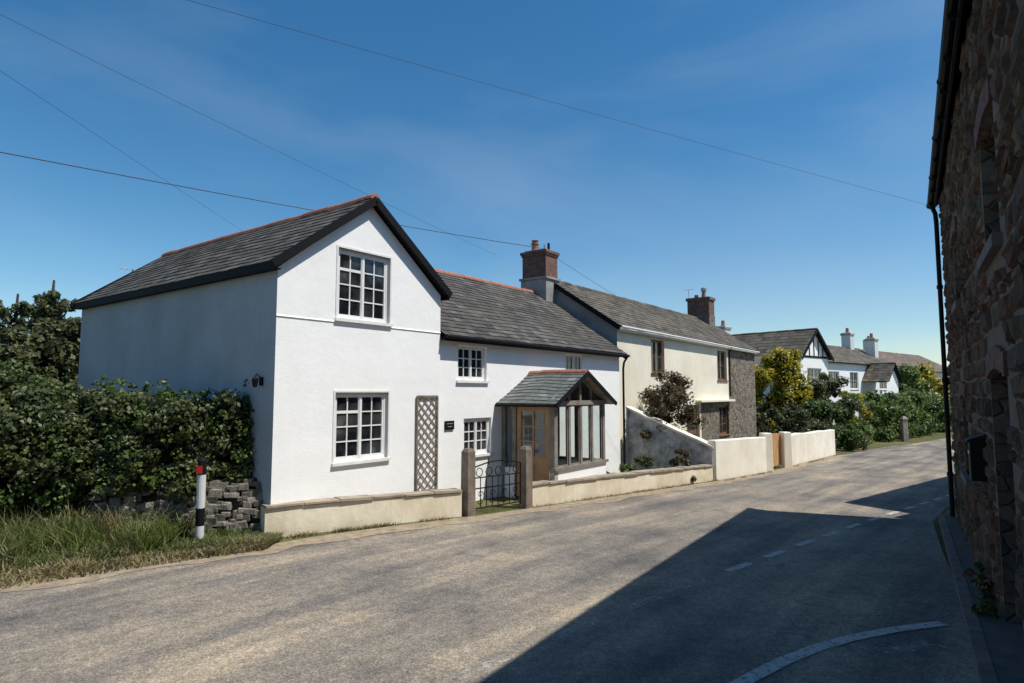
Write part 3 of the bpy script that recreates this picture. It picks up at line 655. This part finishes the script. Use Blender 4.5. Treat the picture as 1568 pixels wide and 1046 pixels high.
while z<5.82:
    h=random.uniform(.09,.24); z1=min(z+h,5.86); x=random.uniform(-.02,.0)
    while x<15:
        w=random.uniform(.12,.5)*(1.2 if h>.16 else .9); x1=x+w
        if x<.02: w=random.uniform(.3,.5); x1=x+w
        skip=any(x1>o[0]-.02 and x<o[1]+.02 and z1>o[2]-.12 and z<o[3]+.22 for o in OP)
        if skip:
            for o in OP:
                if x1>o[0]-.02 and x<o[1]+.02 and z1>o[2]-.12 and z<o[3]+.22:
                    if x<o[0]-.14: x1=o[0]-.03; skip=False
                    break
        if not skip:
            j=lambda s=.024:random.uniform(-s,s); d=-random.uniform(.006,.05); g_=.012; c_=min(.04,h*.25)
            B0=[(x+g_+j(),0,z+g_+j()),(x1-g_+j(),0,z+g_+j()),(x1-g_+j(),0,z1-g_+j()),(x+g_+j(),0,z1-g_+j())]
            cx=(x+x1)/2; cz=(z+z1)/2
            F0=[(p[0]+(c_ if p[0]<cx else -c_),d+j(.012),p[2]+(c_ if p[2]<cz else -c_)*.8) for p in B0]
            r=random.random(); mb.poly(F0,'block',rnd=r)
            for q in range(4): mb.poly([B0[q],B0[(q+1)%4],F0[(q+1)%4],F0[q]],'block',rnd=r)
        x=x1
    z=z1
def brick_arch(a0,a1,zs,zt,r):
    n=9; w=(a1-a0+.2)/n
    for i in range(n):
        x=a0-.1+i*w; k=1-((i+.5)/n*2-1)**2; zz=zt-r+r*k+.004
        mb.hexa([(x+.006,-.03,zz),(x+w-.006,-.03,zz),(x+w-.006,.05,zz),(x+.006,.05,zz),(x+.006,-.03,zz+.2),(x+w-.006,-.03,zz+.2),(x+w-.006,.05,zz+.2),(x+.006,.05,zz+.2)],'dbrick')
for q in OP: brick_arch(*q)
for o in OP[1:]: mb.box(o[0]-.1,o[1]+.1,-.07,.06,o[2]-.1,o[2],'kerb')
mb.build('walls',rb)
mb=MB()
for i_,(a0,a1,z0,z1,r) in enumerate(OP[1:]): window(mb,a0,a1,z0,z1,0,2,1,2,F='brown_frame',sill=False,rec=.2)
mb.box(7.1,8.35,.22,.27,-.1,2.4,'black')
for i in range(7): mb.box(7.12+i*.175,7.28+i*.175,.2,.22,-.05,2.38,'brown_frame')
mb.build('windows_and_door',rb)
mb=MB(); gable_roof(mb,-.12,26.1,-.12,7.12,5.93,8.8,'slate2','x',course=.25,width=.35,ridge='slate2')
gp=[(-.15+i*2.0,-.17,5.93-.0015*i+random.uniform(-.008,.008)) for i in range(14)]
mb.tube(gp,.055,'black'); mb.box(-.1,26,-.12,-.09,5.8,5.9,'black')
for p in gp: mb.tube([(p[0]-.03,p[1],p[2]),(p[0]+.03,p[1],p[2])],.066,'black')
for i in range(20): mb.box(.3+i*.9,.33+i*.9,-.2,-.06,5.82,5.88,'black')
mb.tube([(.08,-.17,5.9),(.08,-.1,5.7),(.08,-.09,5.5),(.08,-.09,-.15)],.04,'black')
for z in (.6,2.4,4.2): mb.tube([(.08,-.09,z),(.08,-.09,z+.07)],.055,'black')
mb.build('roof_and_gutter',rb)
mb=MB(); mb.box(6.1,6.36,-.15,0,1.25,1.66,'black'); mb.hexa([(6.07,-.18,1.66),(6.39,-.18,1.66),(6.39,0,1.66),(6.07,0,1.66),(6.07,-.16,1.69),(6.39,-.16,1.69),(6.39,0,1.75),(6.07,0,1.75)],'black'); mb.box(6.14,6.32,-.157,-.15,1.53,1.56,'metal')
mb.build('wall_letterbox',rb)

v2=Vector((7.9,7.3)).normalized(); o2=(10.45,13.5)
b2=empty('stone_outbuilding',(o2[0],o2[1],0),math.atan2(-v2.y,-v2.x))
mb=MB(); Lb=13.5
mb.wall([(-Lb,-1.2),(0,-1.2),(0,4.7),(-Lb,4.7)],[R4(-4,-3,.8,2),R4(-8,-7,-.7,1.4)],lambda a,z,d:(a,d,z),'dstone',.2)
mb.poly([(-Lb,6,-1.2),(-Lb,0,-1.2),(-Lb,0,4.7),(-Lb,3,6.9),(-Lb,6,4.7)],'dstone'); mb.poly([(0,0,-1.2),(0,6,-1.2),(0,6,4.7),(0,3,6.9),(0,0,4.7)],'dstone'); mb.poly([(0,6,-1.2),(-Lb,6,-1.2),(-Lb,6,4.7),(0,6,4.7)],'dstone')
window(mb,-4,-3,.8,2,0,F='brown_frame',sill=False,rec=.12); mb.box(-8,-7,.15,.19,-.7,1.4,'brown_frame')
mb.build('walls',b2)
mb=MB(); gable_roof(mb,-Lb-.1,.1,-.12,6.12,4.72,7.0,'slate2','x',course=.25,width=.35,ridge='slate2'); mb.build('roof',b2)
mb=MB(); wall_run(mb,(8.75,12.1),(10.4,13.45),-.3,2.3,2.3,'dstone','coping'); mb.build('stone_yard_wall')

# ================================================================= bungalow & far house
bg=empty('white_bungalow',(21.8,45,0),math.atan2(.64,.77))
mb=MB()
mb.wall([(-2.25,-1.5),(2.25,-1.5),(2.25,4.8),(0,6.65),(-2.25,4.8)],[R4(-1.1,1.1,2.6,3.9)],front(0),'white',.1)
mb.box(-5,-2.26,.5,7,-1.5,4.3,'white'); mb.poly([(2.25,0,-1.5),(2.25,8,-1.5),(2.25,8,4.8),(2.25,0,4.8)],'white')
mb.poly([(-2.25,8,-1.5),(-2.25,0,-1.5),(-2.25,0,4.8),(-2.25,8,4.8)],'white')
for a in (-1.4,-.7,0,.7,1.4):
    z1=6.6-abs(a)*.82; mb.box(a-.06,a+.06,-.03,0.0,4.75,z1-.1,'black')
mb.box(-2.1,2.1,-.035,0.0,4.64,4.78,'black')
for sx in (-1,1): mb.beam((sx*2.5,-.32,4.5),(0,-.32,6.66),.05,.2,'black')
mb.wall([(2.25,-1.5),(18,-1.5),(18,4.6),(2.25,4.6)],[R4(4,6,2.4,3.8),R4(8,9.6,2.4,3.8),R4(14,16,2.4,3.8)],front(.8),'white',.1)
mb.poly([(18,.8,-1.5),(18,7.2,-1.5),(18,7.2,4.6),(18,4,6.2),(18,.8,4.6)],'white')
window(mb,-1.1,1.1,2.6,3.9,0,2,2,2); window(mb,4,6,2.4,3.8,.8,2,2,2); window(mb,8,9.6,2.4,3.8,.8,2,2,2); window(mb,14,16,2.4,3.8,.8,2,2,2)
mb.wall([(10.5,-1.5),(13,-1.5),(13,3.2),(11.75,4.4),(10.5,3.2)],[],front(-1),'white')
mb.build('walls',bg)
mb=MB(); gable_roof(mb,-.3,8.2,-2.5,2.5,4.6,6.75,'slate2','y',course=.35,width=.5,ridge='slate2')
gable_roof(mb,1.5,18.2,.5,7.5,4.5,6.3,'slate2','x',course=.35,width=.5,ridge='slate2')
gable_roof(mb,-1.3,2,10.2,13.3,3.05,4.6,'slate2','y',course=.3,width=.4,ridge='slate2')
mb.poly([(-5.6,.2,4.0),(-2.4,.2,4.75),(-2.4,7.5,4.75),(-5.6,7.5,4.0)],'slate2')
mb.build('roof',bg)
mb=MB()
for x,y,zt in ((15.8,4,7.7),(17.6,2.6,7.2),(-1,6.6,7.4)):
    mb.box(x-.4,x+.4,y-.4,y+.4,5,zt,'cwhite'); mb.box(x-.47,x+.47,y-.47,y+.47,zt-.25,zt-.1,'concrete'); mb.tube([(x,y,zt),(x,y,zt+.45)],[.17,.13],'pot',8)
mb.build('chimneys',bg)
fh=empty('brown_roofed_house',(47,76,0),math.atan2(.64,.77))
mb=MB(); mb.box(0,22,0,9,-2,5,'cream'); window(mb,4,6,2.5,4,-.1,2,1,1); window(mb,12,14,2.5,4,-.1,2,1,1)
mb.build('walls',fh); M['brownroof']=slate_mat('brown_tiles',(.11,.085,.065),(.17,.13,.10),(.18,.16,.12),.4)
mb=MB(); gable_roof(mb,-.4,22.4,-.4,9.4,4.9,7.6,'brownroof','x',course=.4,width=.6,ridge='brownroof'); mb.build('roof',fh)
mb=MB(); mb.box(3,4,4,5,6.5,9,'cwhite'); mb.tube([(3.5,4.5,9),(3.5,4.5,9.5)],.15,'pot'); mb.build('chimney',fh)

# ================================================================= foliage
def leafmesh(name,P,Nrm,size,k,core=None,parts=None,elong=1.6):
    n=len(P); r=RNG.random(n).astype(np.float32)
    rv=RNG.normal(size=(n,3)); Nn=Nrm+.75*rv; Nn/=np.linalg.norm(Nn,axis=1,keepdims=True)+1e-9
    a=np.cross(Nn,RNG.normal(size=(n,3))); a/=np.linalg.norm(a,axis=1,keepdims=True)+1e-9; b=np.cross(Nn,a)
    sz=size*RNG.uniform(.6,1.3,size=(n,1)); A=a*sz*elong/2; B=b*sz/2
    V=np.stack([P-A,P+B+A*.1,P+A,P-B+A*.1],axis=1).reshape(-1,3)
    F=np.arange(n*4).reshape(-1,4)
    off=np.array([V[:,0].mean(),V[:,1].mean(),V[:,2].min()]); mats=[k]; mi=np.zeros(n,int); R=r
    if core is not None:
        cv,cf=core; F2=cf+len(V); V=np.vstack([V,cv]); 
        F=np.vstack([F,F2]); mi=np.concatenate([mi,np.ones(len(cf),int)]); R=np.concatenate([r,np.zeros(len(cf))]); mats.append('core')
    if parts is not None:
        pv,pf=np.array(parts.v),np.array([f for f in parts.f if len(f)==4])
        F=np.vstack([F,pf+len(V)]); V=np.vstack([V,pv]); mats.append('bark'); mi=np.concatenate([mi,np.full(len(pf),len(mats)-1)]); R=np.concatenate([R,np.zeros(len(pf))])
    V=V-off
    me=bpy.data.meshes.new(name); me.vertices.add(len(V)); me.vertices.foreach_set('co',V.astype(np.float32).ravel())
    me.loops.add(len(F)*4); me.loops.foreach_set('vertex_index',F.astype(np.int32).ravel())
    me.polygons.add(len(F)); me.polygons.foreach_set('loop_start',np.arange(0,len(F)*4,4,dtype=np.int32))
    for m_ in mats: me.materials.append(M[m_])
    me.polygons.foreach_set('material_index',mi.astype(np.int32))
    me.update(calc_edges=True); me.validate()
    at_=me.attributes.new('rnd','FLOAT','FACE'); at_.data.foreach_set('value',R.astype(np.float32))
    o=bpy.data.objects.new(name,me); COL.objects.link(o); o.location=off; return o
_sv=[];_sf=[]
for i in range(5):
    th=math.pi*i/4
    for j in range(8): _sv.append((math.sin(th)*math.cos(j*math.pi/4),math.sin(th)*math.sin(j*math.pi/4),math.cos(th)))
for i in range(4):
    for j in range(8): _sf.append((i*8+j,(i+1)*8+j,(i+1)*8+(j+1)%8,i*8+(j+1)%8))
_sv=np.array(_sv);_sf=np.array(_sf)
def clumps(name,C,R,per,size,k,core=.6,flat=.85,parts=None,elong=1.6):
    C=np.array(C,float);R=np.array(R,float); n=len(C)
    idx=np.repeat(np.arange(n),per); d=RNG.normal(size=(len(idx),3)); d/=np.linalg.norm(d,axis=1,keepdims=True)
    rad=R[idx]*(.5+.62*RNG.random(len(idx))**.7); P=C[idx]+d*rad[:,None]*np.array([1,1,flat])
    Nn=d+np.array([0,0,.35]); cr=None
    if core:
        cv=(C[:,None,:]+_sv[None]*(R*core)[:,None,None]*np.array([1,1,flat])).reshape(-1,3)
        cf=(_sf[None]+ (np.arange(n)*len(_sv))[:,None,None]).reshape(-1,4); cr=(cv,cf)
    return leafmesh(name,P,Nn,size,k,cr,parts,elong)
U=lambda a,b:random.uniform(a,b)
hp=[(-4.15,10.15),(-5.6,9.75),(-7.2,9.35),(-10,8.0),(-15,5.0),(-22,0)]
hd=[0]
for a,b in zip(hp[:-1],hp[1:]): hd.append(hd[-1]+math.dist(a,b))
C=[];R=[]; nx_,ny_=.25,-.97
def hpos(d,depth,z):
    x=float(np.interp(d,hd,[p[0] for p in hp])); y=float(np.interp(d,hd,[p[1] for p in hp]))
    endf=min(1,d/.6)
    bulge=(.27*math.sin(min(1,max(0,(z-.3)/1.9))*math.pi)+.16*math.sin(d*2.3)*math.sin(z*3+d)+.08*math.sin(d*6.1+z*4))*endf
    return (x+nx_*(bulge-depth)-.05,y+ny_*(bulge-depth),z)
def hadd(d,depth,z,r): C.append(hpos(d,depth,z)); R.append(r)
htop=lambda d:1.88+.05*math.sin(d*1.3+2)+.08*math.sin(d*3.6+1)+.06*math.sin(d*9)+min(d*.09,.5)
hbot=lambda d:.78 if d<2.1 else max(.25,.78-(d-2.1)*.5)
d=.05
while d<6.5:
    z=hbot(d); T=htop(d)
    while z<T:
        hadd(d+U(-.1,.1),U(-.14,.20),z+U(-.09,.09),U(.10,.27)); z+=.23
    for dp in (.12,.4,.7,1.0,1.3): hadd(d+U(-.09,.09),dp+U(-.1,.1),T-U(-.08,.2)-dp*.05,U(.12,.26))
    hadd(d,.55,1.3,.42); d+=.18
while d<hd[-1]:
    T=htop(d)
    for z in (.4,.9,1.4,1.9,T-.1): hadd(d,U(0,.1),z,U(.3,.42))
    hadd(d,.7,T-.2,.45); hadd(d,.6,1.2,.6); d+=.45
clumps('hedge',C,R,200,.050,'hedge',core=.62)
C=[];R=[]
for i in range(380):
    d=random.random()*7
    if i%2: C.append(hpos(d,U(0,.9),htop(d)+.08+U(0,.22))); R.append(U(.04,.10))
    else: C.append(hpos(d,U(-.32,-.16),U(hbot(d),htop(d)))); R.append(U(.05,.12))
clumps('hedge_shoots',C,R,16,.042,'ivy',core=0)
C=[];R=[]
for i in range(260):
    d=.2+random.random()**.9*8
    if d<2.2:
        if random.random()<.85: continue
    x,y,_=hpos(d,0,.3)
    C.append((x+.05,y-U(-.05,.45),U(.05,.95) if d>2.2 else U(.72,.95))); R.append(U(.08,.22))
clumps('bramble_undergrowth',C,R,80,.05,'ivy',core=.5)
mb=MB(); a=(-3.85,9.78); b=(-6.4,9.17); M['bankearth']=simple('bank_earth',(.03,.026,.018),(.07,.06,.04),6,.95,.8,25)
mb.poly([(a[0],a[1],-.1),(b[0],b[1],-.1),(b[0]-.05,b[1]+.25,.85),(a[0],a[1]+.2,.85)][::-1],'bankearth'); mb.poly([(a[0],a[1]+.2,.85),(b[0]-.05,b[1]+.25,.85),(b[0],b[1]+1.2,.9),(a[0],a[1]+1.2,.9)][::-1],'bankearth')
for i in range(250):
    t=random.random()*.9; z=U(0,.80); x=a[0]+(b[0]-a[0])*t; y=a[1]+(b[1]-a[1])*t+z*.24-.02
    sx,sy,sz=U(.05,.15),U(.05,.09),U(.03,.07); an=U(-.25,.25)
    pts=[]
    for zz,k_ in ((-sz,.85),(sz,.8)):
        for cx,cy in ((-1,-1),(1,-1),(1,1),(-1,1)):
            px_,py_=cx*sx*k_*U(.75,1.1),cy*sy*U(.8,1.1); pts.append((x+px_*math.cos(an+.23)-py_*math.sin(an+.23),y+px_*math.sin(an+.23)+py_*math.cos(an+.23),z+zz*U(.8,1.15)+px_*U(-.2,.2)))
    mb.hexa(pts,'hstone')
mb.build('stone_hedge_bank',bevel=.012)

def blades(name,pts,hs,k,w=.012,lean=.35):
    P=np.array(pts,float); n=len(P); H=np.array(hs)[:,None]
    an=RNG.random(n)*2*math.pi; side=np.stack([np.cos(an),np.sin(an),np.zeros(n)],1)*w*RNG.uniform(.6,1.3,(n,1))
    ln=np.concatenate([RNG.normal(size=(n,2))*lean,np.ones((n,1))],1)*H
    mid=P+ln*.55+np.array([0,0,.02])*H; tip=P+ln*np.array([1.5,1.5,.95])
    V=np.stack([P-side,P+side,mid+side*.7,mid-side*.7,mid-side*.7,mid+side*.7,tip+side*.08,tip-side*.08],1).reshape(-1,3)
    F=np.arange(n*8).reshape(-1,4); me=bpy.data.meshes.new(name); off=np.array([V[:,0].mean(),V[:,1].mean(),V[:,2].min()]); V=V-off
    me.vertices.add(len(V)); me.vertices.foreach_set('co',V.astype(np.float32).ravel()); me.loops.add(len(F)*4); me.loops.foreach_set('vertex_index',F.astype(np.int32).ravel())
    me.polygons.add(len(F)); me.polygons.foreach_set('loop_start',np.arange(0,len(F)*4,4,dtype=np.int32)); me.materials.append(M[k]); me.update(calc_edges=True)
    r=np.repeat(RNG.random(n),2).astype(np.float32); at_=me.attributes.new('rnd','FLOAT','FACE'); at_.data.foreach_set('value',r)
    o=bpy.data.objects.new(name,me); COL.objects.link(o); o.location=off; return o
lx=[p[0] for p in LEFT[1:8]]; ly=[p[1] for p in LEFT[1:8]]
hx=[p[0] for p in hp][::-1]; hy=[p[1] for p in hp][::-1]
ps=[];h1=[];pt=[];h2_=[]
for i in range(66000):
    x=-3.45-8.5*random.random()**1.1; ya=float(np.interp(x,lx,ly)); yb=float(np.interp(x,hx,hy))-.15
    if x>-3.75: yb=9.55
    if yb<=ya: continue
    t=random.random(); y=ya+(yb-ya)*t
    nz=math.sin(x*3.1+y*2)*math.sin(y*4.3-x*1.7)+.5*math.sin(x*7+y*5)
    if t<.12 and random.random()<.7: continue
    nearpost=abs(x+4.52)<.45
    if t<.38+.12*nz: ps.append((x,y,zg(x,y))); h1.append(U(.03,.10)*(1.8 if nz>.4 and not nearpost else 1))
    else: pt.append((x,y,zg(x,y))); h2_.append((.08+.38*random.random()*(t-.12)*1.4*(1+.5*nz)) if x<-4.85 else U(.04,.15))
blades('dry_grass_verge',ps,h1,'dry'); blades('grass_verge',pt,h2_,'grass')
pts=[];hs=[];pd=[];hdry=[]
for k_ in range(120):
    cx=U(-6.8,-4.85) if k_%4 else U(-10,-6); cy=float(np.interp(cx,hx,hy))-U(.3,1.35); hh=U(.2,.64)
    for _ in range(int(U(22,60))):
        q=(cx+random.gauss(0,.09),cy+random.gauss(0,.08),0)
        if k_%3==0: pd.append(q); hdry.append(hh*U(.6,1.2))
        else: pts.append(q); hs.append(hh*U(.4,1))
for _ in range(400):
    cx=U(-5.0,-3.95); pts.append((cx,9.62-(-3.85-cx)*.235-abs(random.gauss(0,.08)),0)); hs.append(U(.06,.24))
blades('tall_grass',pts,hs,'bright',.009,.28); blades('tall_dry_grass',pd,hdry,'dry',.006,.22)
pts=[];hs=[]
for (p,q,n) in (((-3.7,9.5),(-.95,11.62),900),((.42,12.9),(5.9,18.35),1100),((6.1,18.3),(8.8,21.4),300),((10.1,23),(16,30.8),600)):
    cl=[random.random() for _ in range(9)]
    for _ in range(n):
        t=min(1,max(0,random.choice(cl)+random.gauss(0,.035))); o=abs(random.gauss(0,.05)); x=p[0]+(q[0]-p[0])*t+o*.7;y=p[1]+(q[1]-p[1])*t-o*.7
        pts.append((x,y,zg(x,y))); hs.append(U(.015,.08))
blades('wall_foot_weeds',pts,hs,'dry',.008,.5)

def bush(name,x,y,ztop,rad,k,n=22,per=150,leaf=.09,z0=None,core=.65):
    z0=zg(x,y) if z0 is None else z0; C=[];R=[]; H=ztop-z0
    for i in range(n):
        a=U(0,2*math.pi); t=random.random(); rr=rad*math.sqrt(random.random())*(1-.55*t**2.2)
        cr=U(.2,.38)*min(rad,H*.7)
        C.append((x+rr*math.cos(a),y+rr*math.sin(a),z0+cr*.6+(H-cr*1.5)*t)); R.append(cr)
    return clumps(name,C,R,per,leaf,k,core)
def tree(name,x,y,H,rad,k,n=45,per=120,leaf=.14,core=.35,th=.22,crs=(.16,.3)):
    z0=zg(x,y); mb=MB(); top=(x+U(-.3,.3),y,z0+H*.75)
    mb.tube([(x,y,z0-.2),(x+.05,y,z0+H*.25),(x-.05,y+.05,z0+H*.5),top],[th,th*.75,th*.5,th*.2],'bark',8,cap=False)
    C=[];R=[]
    for i in range(n):
        a=U(0,2*math.pi); t=random.random(); zz=z0+H*(.22+.74*t); rr=rad*(1-.62*(abs(t-.3)/.7)**1.6)*math.sqrt(random.random()); cr=U(*crs)*rad
        c=(x+rr*math.cos(a),y+rr*math.sin(a),zz); C.append(c); R.append(cr)
        if i%3==0:
            zb_=z0+H*(.2+.45*t*.8); mb.tube([(x,y,zb_),((x+c[0])/2,(y+c[1])/2,(zb_+zz)/2+.1),c],[th*.35,th*.2,th*.06],'bark',5,cap=False)
    return clumps(name,C,R,per,leaf,k,core,parts=mb,flat=1.0)
def conifer(name,x,y,H,rad,k):
    z0=zg(x,y); mb=MB(); mb.tube([(x,y,z0-.2),(x,y,z0+H*.5),(x+.1,y,z0+H*.98)],[.2,.12,.03],'bark',8,cap=False); C=[];R=[]
    for i in range(40):
        t=(i+.5)/40; zz=z0+H*(.1+.78*t); L=rad*(1-t*.6)*U(.5,1.2); a=i*2.4+U(-.3,.3)
        tip=(x+L*math.cos(a),y+L*math.sin(a),zz+L*U(.25,.8)); mb.tube([(x,y,zz-.1),((x+tip[0])/2,(y+tip[1])/2,(zz+tip[2])/2-.05),tip],[.035,.02,.008],'bark',4,cap=False)
        for j in range(6):
            q=.3+.75*j/5; C.append((x+(tip[0]-x)*q+U(-.08,.08),y+(tip[1]-y)*q+U(-.08,.08),zz+(tip[2]-zz)*q+U(-.05,.1))); R.append(U(.12,.24)*(1.25-.75*q))
    return clumps(name,C,R,55,.055,k,.35,parts=mb,elong=3.2)
for (x,y,H,r) in ((-16.4,18.5,4.4,1.7),(-19.6,21,4.6,1.9),(-21.8,22,5.2,2.1),(-14.2,15.8,3.7,1.4),(-16.2,15.5,3.9,1.6),(-24,18,5.8,2.4),(-28,24,6.5,3),(-11.6,14.3,3.3,1.1),(-12.6,15.4,3.8,1.3),(-12.0,16.6,4.2,1.2)):
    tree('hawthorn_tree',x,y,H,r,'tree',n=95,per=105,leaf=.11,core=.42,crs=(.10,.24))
conifer('conifer_tree',-13.9,18.6,5.7,1.3,'tree'); conifer('conifer_tree',-15.6,19.4,5.4,1.3,'tree'); conifer('conifer_tree',-17.8,20.4,5.7,1.5,'tree')
x,y=LW(13.6,-.75); bush('climbing_shrub',x,y,2.95,1.0,'redleaf',40,160,.06,z0=.2,core=.45)
x,y=LW(12.7,-.85); bush('climbing_shrub',x,y,2.3,.6,'redleaf',16,140,.06,z0=.4,core=.45)
x,y=LW(11.1,-1.0); bush('border_plant',x,y,.40,.4,'tree',14,110,.045,z0=-.35)
x,y=LW(10.2,-.9); bush('border_plant',x,y,.25,.35,'ivy',10,110,.045,z0=-.3)
x,y=LW(11.6,-1.95); bush('lavender_bush',x,y,.66,.34,'redleaf',12,130,.04,z0=-.3)
x,y=LW(9.4,-.7); bush('border_plant',x,y,.15,.3,'ivy',10,90,.045,z0=-.3)
# gardens beyond
bush('golden_shrub',16.2,37.5,5.1,1.8,'gold',60,230,.10,core=.66)
bush('golden_shrub',14.5,36.6,4.1,1.1,'gold',34,180,.10,core=.66)
bush('garden_shrub',15.6,34.0,1.7,1.5,'tree',34,170,.09)
bush('garden_shrub',17.6,35.6,2.0,1.6,'ivy',34,170,.09)
bush('garden_shrub',20.2,39.6,3.5,1.4,'tree',36,190,.10)
bush('garden_shrub',21.6,40.2,2.2,1.4,'bright',30,170,.10)
bush('garden_shrub',18.4,38.2,3.0,1.4,'hedge',30,170,.10)
bush('garden_shrub',20.6,37.7,.35,1.0,'bright',22,150,.08)
bush('garden_shrub',18.2,34.0,.3,.9,'ivy',22,150,.08)
bush('golden_shrub',22.6,41.6,2.3,1.1,'gold',24,150,.11)
bush('garden_shrub',19.2,35.4,.1,.8,'redleaf',16,130,.08)
bush('garden_shrub',13.6,33.4,1.4,.9,'tree',20,130,.08)
C=[];R=[]
for i in range(240):
    t=random.random(); C.append((26.8+15*t-U(0,1.8),44.0+14*t+U(0,1.8),-1.2+U(0,2.9)+.25*math.sin(t*20))); R.append(U(.35,.8))
clumps('roadside_hedge',C,R,150,.13,'bright',core=.66)
for (x,y,H,r,k) in ((38,61,6.2,2.8,'bright'),(42,65,6.2,3,'gold'),(31,66,5,2.6,'tree'),(48,66,6.5,3.2,'tree'),(12,48,4.8,2.6,'tree'),(8,44,4.8,2.5,'tree')):
    tree('garden_tree',x,y,H,r,k,n=50,per=130,leaf=.2,core=.5)
mb=MB(); x,y=28.0,44.9; z=zg(x,y); mb.box(x-.17,x+.17,y-.17,y+.17,z-.2,z+1.6,'coping'); mb.hexa([(x-.21,y-.21,z+1.6),(x+.21,y-.21,z+1.6),(x+.21,y+.21,z+1.6),(x-.21,y+.21,z+1.6),(x-.08,y-.08,z+1.8),(x+.08,y-.08,z+1.8),(x+.08,y+.08,z+1.8),(x-.08,y+.08,z+1.8)],'coping'); mb.build('stone_gate_pillar')
C=[];R=[]
for i in range(420):
    a=U(-1.15,1.2); r0=U(105,130); C.append((r0*math.sin(a)*1.2,r0*math.cos(a),U(-1,2.6)+1.0*math.sin(a*14))); R.append(U(1.8,3.4))
clumps('distant_trees',C,R,70,.9,'tree',core=.75)
for q,o in ((9.2,.55),(8.4,.53),(7.7,.55)):
    x,y=RB(q,o); bush('doorstep_plant',x,y,zg(x,y)+.36,.14,'hedge',9,70,.04)
x,y=RB(8.1,.5); clumps('doorstep_flowers',[(x+U(-.12,.12),y+U(-.3,.3),zg(x,y)+U(.25,.4)) for _ in range(10)],[.02]*10,6,.022,'flower',core=0)

mb=MB(); x,y=-4.52,9.22
for z0,z1,k,r in ((-.1,.27,'cwhite',.06),(.27,.52,'black',.061),(.52,1.14,'cwhite',.06),(1.14,1.2,'black',.062)):
    mb.tube([(x,y,z0),(x,y,z1)],r,k,14)
mb.tube([(x,y,1.2),(x,y,1.225)],[.062,.045],'black',14)
mb.tube([(x,y,1.0),(x,y,1.14)],.0615,'black',14)
mb.box(x-.05,x+.03,y-.072,y-.05,1.02,1.13,'redrefl')
mb.build('road_marker_post')

def wire(name,pts,r,sag=0):
    mb=MB(); P=[]
    for a,b in zip(pts[:-1],pts[1:]):
        for i in range(16):
            t=i/16; P.append((a[0]+(b[0]-a[0])*t,a[1]+(b[1]-a[1])*t,a[2]+(b[2]-a[2])*t-sag*4*t*(1-t)))
    P.append(pts[-1]); mb.tube(P,r,'wire',5); mb.build(name)
wire('overhead_cable',[(-24,1.2,7.6),(.95,20.6,7.0)],.011,.35)
wire('overhead_cable',[(1.2,20.9,6.95),(6.6,28.5,5.6)],.006,.1)
wire('overhead_cable',[(-22.5,0,8.95),(-5.3,10,8.72),(15.4,22,8.78),(36,34,8.9)],.0045,.03)
wire('overhead_cable',[(-12,0,8.4),(-7.73,9,7.88),(-.6,24,7.5)],.0035,.05)
wire('overhead_cable',[(-8.36,5,7.6),(-8.9,20,7.5),(-9.1,26,7.6)],.0035,.03)

# ================================================================= sky, sun, camera
w=bpy.data.worlds.new('World'); scene.world=w; w.use_nodes=True; nt=w.node_tree; bgN=nt.nodes['Background']
sky=nt.nodes.new('ShaderNodeTexSky'); sky.sky_type='NISHITA'; sky.sun_disc=False
EL=math.radians(60); AZ=math.radians(107.2)
sky.sun_elevation=EL; sky.sun_rotation=AZ; sky.air_density=1.0; sky.dust_density=.15; sky.ozone_density=2.2; sky.altitude=50
hs_=nt.nodes.new('ShaderNodeHueSaturation'); hs_.inputs['Saturation'].default_value=1.32; hs_.inputs['Hue'].default_value=.494; nt.links.new(sky.outputs[0],hs_.inputs['Color'])
tc=nt.nodes.new('ShaderNodeTexCoord'); mp=nt.nodes.new('ShaderNodeMapping'); mp.inputs['Scale'].default_value=(1.0,1.4,3.2); mp.inputs['Rotation'].default_value=(.2,.35,.5)
nt.links.new(tc.outputs['Generated'],mp.inputs[0])
nz=nt.nodes.new('ShaderNodeTexNoise'); nz.inputs['Scale'].default_value=1.2; nz.inputs['Detail'].default_value=6; nz.inputs['Roughness'].default_value=.5; nz.inputs['Distortion'].default_value=.4
nt.links.new(mp.outputs[0],nz.inputs['Vector'])
cf=ramp(nt,nz.outputs[0],[(.5,(0,0,0)),(.85,(.26,.26,.26))])
cl=mixc(nt,cf,hs_.outputs[0],(4.6,5.4,6.4))
nt.links.new(cl,bgN.inputs[0]); bgN.inputs[1].default_value=.122
sd=bpy.data.lights.new('sun','SUN'); sd.energy=5; sd.angle=math.radians(.5); sd.color=(1,.965,.89)
so=bpy.data.objects.new('sun',sd); COL.objects.link(so)
dirv=Vector((math.sin(AZ)*math.cos(EL),math.cos(AZ)*math.cos(EL),math.sin(EL))); so.rotation_euler=dirv.to_track_quat('Z','Y').to_euler(); so.location=(20,-10,40)
cd=bpy.data.cameras.new('camera'); cd.lens=21.94; cd.sensor_width=36; cd.clip_end=2000; cd.clip_start=.05
co=bpy.data.objects.new('camera',cd); COL.objects.link(co); co.location=(0,0,2.2); co.rotation_euler=(math.radians(94.605),0,0)
scene.camera=co
